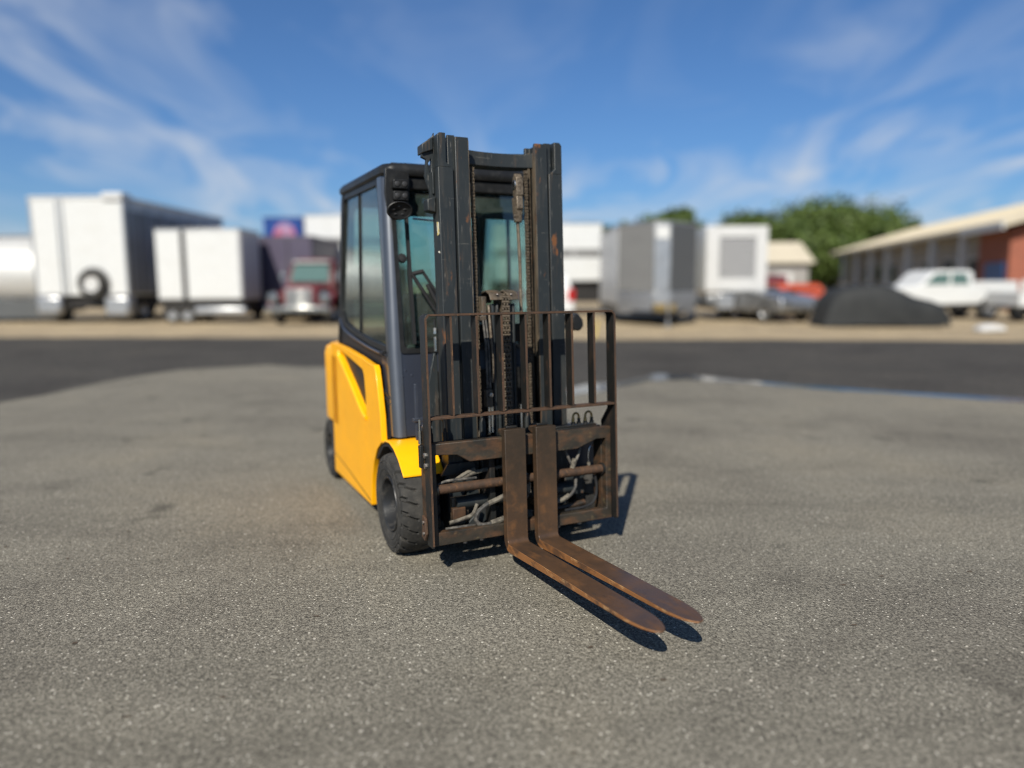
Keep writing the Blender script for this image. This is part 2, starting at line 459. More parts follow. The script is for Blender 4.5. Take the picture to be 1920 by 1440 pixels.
def spline(pts, n=8):
    """Catmull-Rom through pts."""
    P = [Vector(p) for p in pts]
    P = [P[0] * 2 - P[1]] + P + [P[-1] * 2 - P[-2]]
    out = []
    for i in range(1, len(P) - 2):
        for k in range(n):
            t = k / n
            a, b, c, d = P[i - 1], P[i], P[i + 1], P[i + 2]
            out.append(0.5 * ((2 * b) + (c - a) * t + (2 * a - 5 * b + 4 * c - d) * t * t + (3 * b - 3 * c + d - a) * t ** 3))
    out.append(P[-2])
    return out


def rrect(x0, x1, y0, y1, r, n=4):
    out = []
    for cx, cy, a0 in ((x1 - r, y1 - r, 0), (x0 + r, y1 - r, 90), (x0 + r, y0 + r, 180), (x1 - r, y0 + r, 270)):
        for k in range(n + 1):
            a = R(a0 + 90 * k / n)
            out.append((cx + r * math.cos(a), cy + r * math.sin(a)))
    return out


# ------------------------------------------------------------------ ground
def sheet(name, pts, z, mat):
    me = bpy.data.meshes.new(name)
    me.from_pydata([(x, y, z) for x, y in pts], [], [tuple(range(len(pts)))])
    me.materials.append(MATS[mat])
    if me.polygons[0].normal.z < 0:
        me.flip_normals()
    o = bpy.data.objects.new(name, me)
    COL.objects.link(o)
    return structure(o)


def wavy(pts, amp, step=0.25):
    out = []
    for (x0, y0), (x1, y1) in zip(pts, pts[1:]):
        n = max(1, int(math.hypot(x1 - x0, y1 - y0) / step))
        for k in range(n):
            t = k / n
            out.append((x0 + (x1 - x0) * t, y0 + (y1 - y0) * t + random.uniform(-amp, amp)))
    out.append(pts[-1])
    return out


sheet('ground', [(-900, -60), (900, -60), (900, 1800), (-900, 1800)], 0.0 - 0.012, 'sandy_ground')
far_edge = wavy([(-70, 21.5), (-25, 20.4), (-14, 20.0), (-5, 19.5), (1.9, 18.3), (6, 18.2), (12, 17.3), (20, 17.6), (60, 17)], 0.10, 0.5)
sheet('dark_asphalt_strip', far_edge + [(60, 4), (-70, 4)], -0.006, 'dark_asphalt')
near_edge = wavy([(-60, 6.0), (-12, 7.6), (-6.3, 8.7), (-6.1, 9.5), (-6.05, 10.7), (-5.6, 12.1), (-4.3, 12.7), (-3.2, 12.3), (-1.5, 12.0), (0.0, 10.6), (0.76, 9.7), (1.53, 10.3),
                  (2.26, 11.1), (2.91, 10.8), (3.9, 9.95), (4.74, 9.45), (6.05, 8.65), (9, 7.6), (14, 6), (40, 2)], 0.13, 0.32)
sheet('asphalt_lot', near_edge + [(40, -30), (-60, -30)], 0.0, 'worn_asphalt')

# thin film of water standing along the seam of the two surfaces
pud_mid = [(0.35, 9.35), (0.76, 9.45), (1.15, 9.8), (1.53, 10.15), (1.9, 10.55), (2.26, 10.9), (2.6, 10.85), (2.91, 10.65), (3.4, 10.3), (3.9, 9.85), (4.3, 9.6), (4.74, 9.35), (5.4, 8.95), (6.05, 8.6), (7.2, 8.15)]
wid = [0.06, 0.36, 0.42, 0.26, 0.26, 0.42, 0.26, 0.36, 0.20, 0.14, 0.20, 0.10, 0.14, 0.24, 0.12]
sm = spline([(x, y, 0) for x, y in pud_mid], 6)
sw = [w for i in range(len(wid) - 1) for w in [wid[i] + (wid[i + 1] - wid[i]) * k / 6 for k in range(6)]] + [wid[-1]]
pl = [(p.x, p.y + w * random.uniform(0.85, 1.15)) for p, w in zip(sm, sw)] + [(p.x, p.y - w * random.uniform(0.75, 1.1)) for p, w in reversed(list(zip(sm, sw)))]
pud = sheet('puddle_water', pl, 0.004, 'water')


# ------------------------------------------------------------------ forklift
TILT = R(3.1165)
fork_lift = thing('forklift', 'yellow and dark grey forklift with glazed cab and rusty forks parked on the asphalt', 'forklift',
                  (-0.1171, 3.9837, 0), R(25.4278))


def BX(u, v, w):                     # body frame: u to the side, v forward, w up
    return (u, -v, w)


def MX(u, v, w):                     # mast frame, leaning back on the front axle
    return (u, -(v * math.cos(TILT) - w * math.sin(TILT)), v * math.sin(TILT) + w * math.cos(TILT))


def B():
    return MB(BX)


def T():
    return MB(MX)


FL = fork_lift


def fv(z):                           # front plane of the cab
    return -0.06 - 0.2 * (z - 0.56) / 1.45


def rv(z):                           # rear plane of the cab
    return -1.46 + 0.19 * (z - 1.05)


def hu(z):                           # half width of the cab
    return 0.535 - 0.022 * max(0, z - 1.0)


# --- wheels
def tyre_mesh(r, w, lugs):
    m = MB(BX)
    steps, cross = lugs * 20, 26
    depth = 0.016
    prof = []
    hw = w / 2
    for i in range(cross + 1):
        s = -1 + 2 * i / cross
        prof.append((r - 0.012 * abs(s) ** 4, s * hw * 0.96, s))
    side = [(r - 0.03, hw), (r - 0.055, hw * 1.03), (r * 0.66, hw * 1.0), (r * 0.60, hw * 0.93), (r * 0.55, hw * 0.86), (r * 0.53, hw * 0.6)]
    vs, fs = [], []
    nrow = len(side) * 2 + len(prof)
    for k in range(steps):
        ph = 2 * math.pi * k / steps
        row = [(rr, -hh, None) for rr, hh in reversed(side)] + prof + [(rr, hh, None) for rr, hh in side]
        for rr, hh, s in row:
            if s is not None:
                a = abs(s)
                t = (ph * lugs / (2 * math.pi) + -0.62 * a + (0.5 if s < 0 else 0) + 2.0) % 1.0
                g = 0.30 if a > 0.74 else (0.11 if a > 0.18 else 0.0)
                if t < g:
                    rr -= depth * (1.0 if a > 0.74 else 0.75)
            elif rr > r * 0.8:
                sgn = 1 if hh > 0 else 0
                t = (ph * lugs / (2 * math.pi) - 0.62 + (0.0 if hh > 0 else 0.5) + 2.0) % 1.0
                if t < 0.30 and rr > r - 0.04:
                    hh *= 0.93
            vs.append((hh, rr * math.cos(ph), rr * math.sin(ph)))
    for k in range(steps):
        k2 = (k + 1) % steps
        for i in range(nrow - 1):
            fs.append((k * nrow + i, k * nrow + i + 1, k2 * nrow + i + 1, k2 * nrow + i))
    m.add(vs, fs)
    return m.mesh('tyre', 'tyre_rubber', 30)


def rim_mesh(r, w, sgn):
    m = MB(BX)
    R0 = r * 0.56
    o = sgn * w / 2
    m.lathe([(R0, o * 0.90), (R0 * 0.97, o * 0.98), (R0 * 0.90, o * 0.94), (R0 * 0.84, o * 0.55), (R0 * 0.80, o * 0.12), (R0 * 0.42, o * 0.10), (R0 * 0.40, o * 0.42), (R0 * 0.30, o * 0.50), (0.004, o * 0.52)], (0, 0, 0), 'x', 40)
    m.lathe([(R0, -o * 0.9), (R0 * 0.9, -o * 0.8), (0.01, -o * 0.8)], (0, 0, 0), 'x', 32)
    return m.mesh('wheel', 'rim_paint', 40)


ring_t = MB(BX).lathe([(0.196, 0.1005), (0.199, 0.104), (0.202, 0.1005)], (0, 0, 0), 'x', 64)
TY_F, TY_R = tyre_mesh(0.268, 0.205, 22), tyre_mesh(0.225, 0.17, 20)
bolt_m = MB().cyl((-0.012, 0, 0), (0.012, 0, 0), 0.011, 6).mesh('lug_bolt', 'steel_bolt')
for sgn in (-1, 1):
    for r, w, u, v, tm, yaw in ((0.268, 0.205, 0.500, 0.0, TY_F, 0), (0.225, 0.17, 0.488, -1.66, TY_R, 0)):
        wh = link('wheel', rim_mesh(r, w, sgn), FL, loc=BX(sgn * u, v, r - 0.003))
        wh.rotation_euler = (0, 0, R(yaw))
        link('tyre', tm, wh)
        for k in range(6):
            a = R(60 * k + 12)
            rb = r * 0.56 * 0.6
            link('lug_bolt', bolt_m, wh, loc=(sgn * w / 2 * 0.16, rb * math.cos(a), rb * math.sin(a)))
        sr = MB(BX)
        for q in (0.70, 0.80, 0.86):
            sr.lathe([(r * q - 0.003, sgn * w * 0.505), (r * q, sgn * w * 0.520), (r * q + 0.003, sgn * w * 0.505)], (0, 0, 0), 'x', 64)
        sr.build('sidewall_rib', 'tyre_rubber', wh)['kind'] = 'stuff'

# --- chassis, axle, counterweight
B().box(-0.40, 0.40, -1.25, -0.12, 0.13, 0.52).build('chassis', 'black_trim', FL, 0.01)
ax = B().box(-0.40, 0.40, -0.12, 0.10, 0.16, 0.42)
ax.build('front_axle', 'black_trim', FL, 0.02)
B().box(-0.34, 0.34, -0.06, -0.045, 0.42, 0.95).box(-0.34, 0.34, -0.10, -0.05, 0.18, 0.42).build('firewall', 'black_trim', FL)


def cw_ring(z, inset=0.0, hw=0.578):
    """Plan outline of the counterweight, rounded towards the rear."""
    hw -= inset
    pts = [(-hw, -1.30)]
    for k in range(9):
        a = R(180 + 90 * k / 8)
        pts.append((-hw + 0.32 + 0.32 * math.cos(a), -1.66 + inset + 0.32 * math.sin(a)))
    for k in range(9):
        a = R(270 + 90 * k / 8)
        pts.append((hw - 0.32 + 0.32 * math.cos(a), -1.66 + inset + 0.32 * math.sin(a)))
    pts.append((hw, -1.30))
    return [(u, v, z) for u, v in pts]


cwt = B().loft([cw_ring(0.44, 0.02), cw_ring(0.46), cw_ring(0.93), cw_ring(0.975, 0.012), cw_ring(1.0, 0.05), cw_ring(1.012, 0.12)])
cwt.build('counterweight', 'yellow_paint', FL, 0)
B().box(-0.30, 0.30, -1.86, -1.3, 0.16, 0.47).build('rear_axle', 'black_trim', FL, 0.02)

# --- yellow side panels with the recessed grille
arch = []
for k in range(11):
    a = R(205 - 100 * k / 10)        # behind the wheel and over its top
    arch.append((0.0 + 0.445 * math.cos(a) * (0.90 if k > 5 else 1), 0.265 + 0.315 * math.sin(a)))
side_out = [(-1.47, 0.10), (-0.455, 0.125)] + [(-0.445, 0.20), (-0.42, 0.31), (-0.37, 0.41), (-0.29, 0.50), (-0.185, 0.562)] + \
           [(-0.20, 0.70), (-0.245, 0.85), (-0.285, 0.955), (-0.31, 0.975), (-0.36, 0.972), (-0.60, 0.992), (-1.0, 1.015), (-1.30, 1.022), (-1.47, 1.02)]
hole = [(-1.19, 0.955), (-1.185, 0.985), (-0.90, 0.962), (-0.575, 0.922), (-0.545, 0.895), (-0.522, 0.80), (-0.505, 0.655), (-0.535, 0.650), (-0.66, 0.705), (-0.85, 0.80), (-1.04, 0.885)]
for sgn in (-1, 1):
    u0, u1 = sorted((sgn * 0.545, sgn * 0.578))
    p = B().panel(side_out, 'x', u0, u1, [hole]).build('side_panel', 'yellow_paint', FL, 0.012, seg=3)
    q0, q1 = sorted((sgn * 0.535, sgn * 0.548))
    B().panel([(a * 1.0, b) for a, b in [(-1.24, 0.93), (-1.24, 1.0), (-0.48, 0.95), (-0.48, 0.62), (-0.9, 0.74)]], 'x', q0, q1).build('vent_recess', 'black_plastic', p)
    rim_path = spline([(sgn * 0.578, v, z) for v, z in [(-0.505, 0.640), (-0.56, 0.650), (-0.66, 0.692), (-0.85, 0.787), (-1.04, 0.873), (-1.19, 0.935), (-1.215, 0.975)]], 6)
    B().tube(rim_path, 0.014, 8).build('vent_rim', 'yellow_paint', p)
    # door shut line across the lower panel
    B().tube([(sgn * 0.5785, -1.45, 0.235), (sgn * 0.5785, -1.0, 0.20), (sgn * 0.5785, -0.47, 0.150)], 0.0026, 5).build('shut_line', 'black_trim', p)
    # fender over the front wheel
    top = [(-0.185, 0.562), (-0.12, 0.585), (-0.04, 0.592), (0.04, 0.575), (0.12, 0.535), (0.19, 0.478), (0.205, 0.462)]
    th = [(a, b - 0.012) for a, b in reversed(top)]
    B().panel(top + th, 'x', *sorted((sgn * 0.578, sgn * 0.36))).build('fender', 'yellow_paint', FL, 0.006, seg=3)
    B().panel([(-0.40, 0.45), (-0.3, 0.53), (-0.185, 0.555), (-0.10, 0.572), (-0.02, 0.575), (0.05, 0.555), (0.18, 0.45), (0.13, 0.45), (0.02, 0.535), (-0.1, 0.552), (-0.2, 0.53), (-0.33, 0.43)], 'x', *sorted((sgn * 0.566, sgn * 0.345))).build('wheel_arch_liner', 'black_plastic', FL)

# --- cab frame
def pillar(front, sgn):
    m = B()
    rings = []
    for z in (0.60, 1.05, 1.5, 1.9, 2.02):
        h = hu(z)
        wv = 0.070 + 0.045 * max(0, (z - 1.3) / 0.7) if front else 0.075
        pts = []
        for k in range(7):           # rounded outer corner
            a = R(90 * k / 6)
            if front:
                pts.append((sgn * (h - 0.045 + 0.045 * math.sin(a)), fv(z) - 0.045 + 0.045 * math.cos(a)))
            else:
                pts.append((sgn * (h - 0.045 + 0.045 * math.sin(a)), rv(z) + 0.045 - 0.045 * math.cos(a)))
        b = fv(z) - wv if front else rv(z) + wv
        c = fv(z) if front else rv(z)
        pts += [(sgn * h, b), (sgn * (h - 0.035), b), (sgn * (h - 0.062), c - (0.035 if front else -0.035)), (sgn * (h - 0.062), c)]
        rings.append([(u, v, z) for u, v in pts])
    if not front:
        rings = [[(u, v if z > 1 else v, z) for u, v, z in r] for r in rings[1:]]
        low = [(u, v - 0.0, 0.99) for u, v, z in rings[0]]
        rings = [low] + rings
    return m.loft(rings)


for sgn in (-1, 1):
    pillar(True, sgn).build('front_pillar', 'pillar_paint', FL)
    pillar(False, sgn).build('rear_pillar', 'black_trim', FL)

# lower front panel of the cab
fp = MB(lambda u, v, w: BX(u, v + fv(w), w))
pan = fp.panel([(-0.476, 0.60), (0.476, 0.60), (0.476, 1.055), (-0.476, 1.055)], 'y', -0.03, -0.006)
pan = pan.build('front_panel', 'cab_paint', FL, 0.004)
for uu, zz_ in ((-0.452, 0.985), (-0.468, 0.955), (-0.418, 0.958)):
    B().lathe([(0.0095, 0.0), (0.008, 0.004), (0.004, 0.006), (0.0005, 0.0065)], (uu, fv(zz_) - 0.006, zz_ - 0.03), 'y', 10).build('rivet', 'cab_paint', pan)
gsk = MB(lambda u, v, w: BX(u, v + fv(w), w))
gsk.panel(rrect(-0.476, 0.476, 1.048, 1.96, 0.02), 'y', -0.02, 0.002, [rrect(-0.452, 0.452, 1.075, 1.94, 0.03)])
gsk.build('windscreen_seal', 'black_trim', FL)
ws = MB(lambda u, v, w: BX(u, v + fv(w), w))
ws.panel(rrect(-0.455, 0.455, 1.07, 1.945, 0.03), 'y', -0.014, -0.009)
ws.build('windscreen', 'tinted_glass', FL)

# side walls: dark lower panel, door frame, glass
for sgn in (-1, 1):
    def SX(u, v, w, sgn=sgn):
        return BX(sgn * (hu(w) + u), v, w)
    low = MB(SX).panel([(-0.135, 0.60), (-0.20, 0.575), (-0.225, 0.70), (-0.268, 0.85), (-0.31, 0.96), (-0.32, 1.035), (-0.20, 1.03), (-0.205, 1.03), (-0.182, 0.9), (-0.150, 0.7)], 'x', -0.03, -0.006)
    low.build('step_panel', 'cab_paint', FL, 0.003)
    st = MB(SX).panel([(-0.150, 0.80), (-0.265, 0.828), (-0.268, 0.842), (-0.152, 0.815)], 'x', -0.01, 0.004).build('step_trim', 'black_plastic', FL, 0.002)
    st = MB(SX).panel([(-0.150, 0.765), (-0.255, 0.790), (-0.257, 0.80), (-0.152, 0.776)], 'x', -0.01, 0.002)
    st.build('step_trim', 'black_plastic', FL, 0.002)
    st = MB(SX)
    st.panel([(-0.205, 1.026), (-0.325, 1.03), (-0.325, 1.048), (-0.205, 1.044)], 'x', -0.01, 0.008)
    st.build('step_trim', 'black_plastic', FL, 0.002)
    g = MB(SX)
    for k in range(9):
        g.panel([(-0.175 - 0.004 * k, 0.58 + 0.012 * k), (-0.20 - 0.004 * k, 0.58 + 0.012 * k), (-0.20 - 0.004 * k, 0.587 + 0.012 * k), (-0.175 - 0.004 * k, 0.587 + 0.012 * k)], 'x', -0.005, 0.012)
    g.build('step_grip', 'black_plastic', FL)['kind'] = 'stuff'
    belt = [(-0.195, 1.045), (-0.60, 1.065), (-1.0, 1.10), (-1.25, 1.14), (-1.36, 1.20)]
    outer = belt + [(-1.36, 1.30), (-1.345, 1.6), (-1.30, 1.96), (-1.27, 2.015), (-0.385, 2.015), (-0.358, 1.95), (-0.27, 1.5)]
    inner = [(-0.225, 1.085), (-0.60, 1.102), (-1.0, 1.138), (-1.22, 1.175), (-1.315, 1.25), (-1.31, 1.6), (-1.27, 1.93), (-1.24, 1.965), (-0.42, 1.965), (-0.385, 1.93), (-0.30, 1.5)]
    MB(SX).panel(outer, 'x', -0.035, -0.004, [inner]).build('door_frame', 'black_trim', FL, 0.003)
    grow = [(v + (0.012 if v > -0.8 else -0.012), z + (0.012 if z > 1.5 else -0.012)) for v, z in inner]
    MB(SX).panel(grow, 'x', -0.022, -0.017).build('door_window', 'side_glass', FL)
    MB(SX).panel([(-0.825, 1.12), (-0.835, 1.12), (-0.835, 1.97), (-0.825, 1.97)], 'x', -0.03, -0.008).build('window_bar', 'black_trim', FL)
    # dark skirt between the belt line and the yellow body
    MB(SX).panel([(-0.205, 1.03), (-0.30, 0.965), (-0.62, 0.975), (-1.0, 1.0), (-1.40, 1.0), (-1.42, 1.22), (-1.36, 1.2), (-1.25, 1.14), (-1.0, 1.10), (-0.6, 1.065)], 'x', -0.045, -0.014).build('belt_skirt', 'black_plastic', FL)
    MB(SX).tube(spline([(-0.002, v, z - 0.012) for v, z in belt], 5), 0.009, 8).build('belt_moulding', 'cab_paint', FL)
    MB(SX).tube([(0.012, -0.245, 1.05), (0.012, -0.21, 1.046)], 0.012, 8).build('door_latch', 'black_plastic', FL)

# rear window wall
def RX(u, v, w):
    return BX(u, v + rv(w), w)


MB(RX).panel(rrect(-0.475, 0.475, 1.0, 2.0, 0.02), 'y', 0.01, 0.035, [rrect(-0.43, 0.43, 1.12, 1.93, 0.05)]).build('rear_wall', 'black_trim', FL)
rw = MB(RX).panel(rrect(-0.435, 0.435, 1.115, 1.935, 0.05), 'y', 0.018, 0.023).build('rear_window', 'tinted_glass', FL)
hl = MB(RX)
for k in range(14):
    hl.box(-0.42, 0.42, 0.024, 0.0255, 1.15 + 0.028 * k, 1.1525 + 0.028 * k)
hl.build('heater_lines', 'black_trim', rw)['kind'] = 'stuff'

# roof
def roof_ring(z, ins):
    pts = rrect(-0.525 + ins, 0.525 - ins, -1.32 + ins, -0.215 - ins * 0.6, 0.07, 5)
    return [(u, v, z) for u, v in pts]


rf = B().loft([roof_ring(2.0, 0.012), roof_ring(2.012, 0.0), roof_ring(2.04, 0.0), roof_ring(2.062, 0.02), roof_ring(2.072, 0.07)]).build('roof', 'black_trim', FL)
for k in range(5):
    B().box(-0.44, 0.44, -0.36 - 0.2 * k, -0.33 - 0.2 * k, 2.073, 2.083).build('roof_bar', 'black_trim', rf, 0.003)
B().box(-0.47, 0.47, -0.33, -0.235, 1.93, 2.0).build('roof_beam', 'black_trim', FL, 0.01)
vz = MB(lambda u, v, w: BX(u, v + fv(w), w)).panel(rrect(-0.45, 0.45, 1.79, 1.94, 0.01), 'y', -0.03, -0.016).build('sun_visor', 'dark_glass', FL)

# lamp cluster at the top of the near pillar
lb = B().panel([(-0.505, 1.80), (-0.40, 1.80), (-0.385, 1.9), (-0.385, 2.02), (-0.515, 2.03), (-0.52, 1.9)], 'y', -0.215, -0.19).build('lamp_bracket', 'black_trim', FL, 0.004)
for zc in (1.945, 1.885):
    l_ = B().panel(rrect(-0.485, -0.405, zc - 0.024, zc + 0.024, 0.008), 'y', -0.19, -0.145).build('marker_lamp', 'black_trim', FL, 0.004)
    for uc in (-0.465, -0.425):
        B().lathe([(0.014, 0), (0.014, 0.004), (0.010, 0.006), (0.0005, 0.0065)], (uc, -0.145, zc), 'y', 12).build('lens', 'smoked_lens', l_)
def LX(u, v, w):
    return BX(-0.475 + u, -0.09 + v + 0.25 * w, 1.80 + w * 0.66)


wl = MB(LX).lathe([(0.0005, -0.055), (0.03, -0.052), (0.055, -0.03), (0.068, 0.0), (0.070, 0.012), (0.064, 0.016), (0.058, 0.004), (0.0005, -0.004)], (0, 0, 0), 'y', 28)
wl = wl.build('work_lamp', 'black_trim', FL)
for k in range(5):
    a = R(72 * k + 20)
    MB(LX).lathe([(0.010, 0.0), (0.008, 0.004), (0.0005, 0.006)], (0.032 * math.cos(a), 0.0, 0.032 * math.sin(a)), 'y', 8).build('lens', 'smoked_lens', wl)
B().tube([(-0.475, -0.13, 1.82), (-0.47, -0.16, 1.845), (-0.455, -0.19, 1.855)], 0.010, 8).box(-0.49, -0.42, -0.195, -0.17, 1.84, 1.865).build('lamp_arm', 'black_plastic', FL)
B().tube([(-0.505, -0.215, 1.845), (-0.43, -0.15, 1.85)], 0.005, 6).build('lamp_cable', 'black_plastic', FL)
B().panel([(0.515, 1.235), (0.555, 1.25), (0.592, 1.215), (0.600, 1.175), (0.575, 1.145), (0.530, 1.150)], 'y', -0.07, 0.0).build('work_lamp', 'black_trim', FL, 0.012, seg=3)
B().tube([(0.555, -0.06, 1.19), (0.53, -0.12, 1.16), (0.51, -0.13, 1.13)], 0.009, 8).build('lamp_arm', 'black_plastic', FL)

# wiper
def WX(u, v, w):
    return BX(u, v + fv(w), w)


MB(WX).tube([(-0.20, 0.03, 1.16), (-0.395, 0.04, 1.475)], 0.011, 8).tube([(-0.15, 0.03, 1.20), (-0.335, 0.04, 1.49)], 0.009, 8).tube([(-0.395, 0.04, 1.475), (-0.33, 0.04, 1.49)], 0.012, 8).build('wiper_arm', 'black_plastic', FL)
MB(WX).box(-0.408, -0.392, 0.004, 0.03, 1.10, 1.78).build('wiper_blade', 'black_plastic', FL)
MB(WX).tube([(-0.25, 0.03, 1.30), (-0.31, 0.035, 1.42)], [0.019, 0.013], 8).build('wiper_motor_cover', 'black_plastic', FL)
MB(WX).lathe([(0.0005, 0.02), (0.02, 0.018), (0.026, 0.0), (0.02, -0.01)], (-0.432, 0.0, 1.56), 'y', 14).build('window_knob', 'black_plastic', FL)
MB(WX).tube([(-0.36, 0.01, 1.775), (-0.20, 0.01, 1.765)], 0.006, 6).build('grab_bar', 'chrome', FL)

B().panel([(0.34, 0.36), (0.55, 0.40), (0.55, 0.62), (0.34, 0.66)], 'y', 0.212, 0.224).build('splash_guard', 'cab_paint', FL, 0.003)

# cab interior
B().box(-0.46, 0.46, -1.28, -0.16, 0.50, 0.60).build('cab_floor', 'black_plastic', FL)
B().box(-0.30, 0.30, -1.30, -0.62, 0.60, 0.98).build('seat_base', 'black_plastic', FL, 0.03)
B().panel(rrect(-0.25, 0.25, -1.08, -0.58, 0.08), 'z', 0.985, 1.10).build('seat_cushion', 'seat_fabric', FL, 0.03, seg=3)
sb = MB(lambda u, v, w: BX(u, v - 0.22 * (w - 1.1), w)).panel(rrect(-0.22, 0.22, 1.09, 1.36, 0.09), 'y', -1.13, -1.01).build('seat_back', 'seat_fabric', FL, 0.03, seg=3)
B().panel([(-0.36, -0.30), (0.40, -0.30), (0.44, -0.16), (-0.44, -0.16)], 'z', 0.80, 1.10).build('dashboard', 'black_plastic', FL, 0.02)
B().tube([(-0.05, -0.26, 0.85), (-0.05, -0.45, 1.20)], 0.035, 10).build('steering_column', 'black_plastic', FL)
stw = B()
cs = Vector((-0.05, -0.47, 1.235))
nrm = Vector((0, -0.48, 0.88)).normalized()
e1 = Vector((1, 0, 0))
e2 = nrm.cross(e1)
stw.tube([cs + (e1 * math.cos(2 * math.pi * k / 28) + e2 * math.sin(2 * math.pi * k / 28)) * 0.17 for k in range(29)], 0.013, 8, False)
for a in (90, 210, 330):
    stw.tube([cs - nrm * 0.01, cs + (e1 * math.cos(R(a)) + e2 * math.sin(R(a))) * 0.165], 0.010, 6)
stw.build('steering_wheel', 'black_plastic', FL)
B().tube(spline([(-0.40, -0.20, 1.02), (-0.40, -0.24, 1.15), (-0.385, -0.26, 1.26)], 4), 0.02, 8).lathe([(0.0005, 0.03), (0.03, 0.02), (0.034, 0), (0.02, -0.02)], (-0.39, -0.22, 1.22), 'y', 14).build('dash_vent', 'black_plastic', FL)
B().box(0.24, 0.40, -0.95, -0.55, 0.98, 1.16).build('arm_console', 'black_plastic', FL, 0.02)

# --- mast: nested rails
def rail(sgn, u0, u1, v0, v1, w0, w1, web_out, t=0.02):
    """C channel: web at one side, two flanges."""
    m = T()
    if web_out:
        prof = [(u1, v0), (u1, v1), (u0, v1), (u0, v1 - t), (u1 - t * 0.8, v1 - t), (u1 - t * 0.8, v0 + t), (u0, v0 + t), (u0, v0)]
    else:
        um = (u0 + u1) / 2
        h = 0.009
        prof = [(u0, v0), (u1, v0), (u1, v0 + t), (um + h, v0 + t), (um + h, v1 - t), (u1, v1 - t), (u1, v1), (u0, v1), (u0, v1 - t), (um - h, v1 - t), (um - h, v0 + t), (u0, v0 + t)]
    return m.panel([(sgn * a, b) for a, b in prof], 'z', w0, w1)


for sgn in (-1, 1):
    outer = rail(sgn, 0.270, 0.350, 0.175, 0.278, 0.10, 1.985, True).build('outer_rail', 'mast_paint', FL, 0.0035)
    cap = T().panel([(sgn * 0.350, 1.984), (sgn * 0.350, 2.135), (sgn * 0.338, 2.15), (sgn * 0.306, 2.15), (sgn * 0.306, 2.01), (sgn * 0.280, 1.984)], 'y', 0.20, 0.278).build('rail_top', 'mast_paint', outer, 0.003)
    mid = rail(sgn, 0.252, 0.292, 0.16, 0.262, 0.11, 2.145, False, 0.018).build('middle_rail', 'mast_paint', FL, 0.003)
    inn = rail(sgn, 0.186, 0.259, 0.150, 0.283, 0.12, 2.135, False, 0.022).build('inner_rail', 'mast_paint', FL, 0.004)
    # worn roller track down the inward faces
    T().box(*sorted((sgn * 0.1855, sgn * 0.192)), 0.262 - 0.0, 0.2828, 0.13, 2.12).build('roller_track', 'mast_grease', inn)
    T().box(*sorted((sgn * 0.182, sgn * 0.1955)), 0.171, 0.205, 0.30, 2.10).build('roller_track', 'mast_grease', inn)
    T().box(*sorted((sgn * 0.206, sgn * 0.2185)), 0.205, 0.262, 0.30, 2.10).build('roller_track', 'mast_grease', inn)
    for w in (0.25, 0.62):
        T().lathe([(0.0005, -0.02), (0.045, -0.02), (0.048, -0.015), (0.048, 0.015), (0.045, 0.02), (0.0005, 0.02)], (sgn * 0.165, 0.225, w), 'x', 20).build('mast_roller', 'chain_steel', FL)
# tie beams across the mast
tie = T()
rings = []
for k in range(13):
    u = -0.27 + 0.54 * k / 12
    q = 1 - (abs(u) / 0.27) ** 2
    v1, v0 = 0.235 - 0.05 * q, 0.15 - 0.05 * q
    rings.append([(u, v0, 2.02), (u, v1, 2.02), (u, v1, 2.10 - 0.006 * q), (u, v0, 2.10 - 0.006 * q)])
tie.loft(rings).build('top_tie_beam', 'mast_paint', FL, 0.006)
T().box(-0.30, 0.30, 0.12, 0.152, 1.10, 1.20).build('tie_beam', 'mast_paint', FL, 0.005)
T().box(-0.35, 0.35, 0.10, 0.172, 0.16, 0.34).build('tie_beam', 'mast_paint', FL, 0.005)
T().box(-0.30, 0.30, 0.10, 0.15, 0.60, 0.70).build('tie_beam', 'mast_paint', FL, 0.005)
# bracket beside the near rail
br = T().panel([(-0.34, 2.165), (-0.345, 2.15), (-0.405, 2.10), (-0.41, 2.04), (-0.385, 2.03), (-0.395, 1.95), (-0.372, 1.88), (-0.372, 1.84), (-0.345, 1.83), (-0.34, 2.0)], 'y', 0.185, 0.21, [[(-0.377, 2.01), (-0.36, 2.035), (-0.362, 1.965), (-0.372, 1.965)]])
br = br.build('rail_bracket', 'mast_paint', FL, 0.003)
T().panel([(-0.352, 2.14), (-0.412, 2.10), (-0.412, 2.055), (-0.352, 2.075)], 'y', 0.15, 0.225).build('bracket_block', 'mast_paint', br, 0.005)
T().panel([(-0.352, 1.845), (-0.397, 1.832), (-0.397, 1.775), (-0.352, 1.765)], 'y', 0.17, 0.235).build('bracket_block', 'mast_paint', br, 0.006)
T().box(-0.362, -0.352, 0.20, 0.222, 1.86, 1.97).build('bracket_strip', 'mast_paint', br, 0.002)
T().panel([(-0.3535, 1.715), (-0.3535, 1.665)] and [(0.235, 1.72), (0.262, 1.715), (0.264, 1.655), (0.24, 1.65)], 'x', -0.3525, -0.3505).build('sticker', 'sticker', FL)
T().panel([(0.245, 1.575), (0.266, 1.572), (0.266, 1.562), (0.245, 1.566)], 'x', -0.3525, -0.3505).build('sticker', 'sticker', FL)

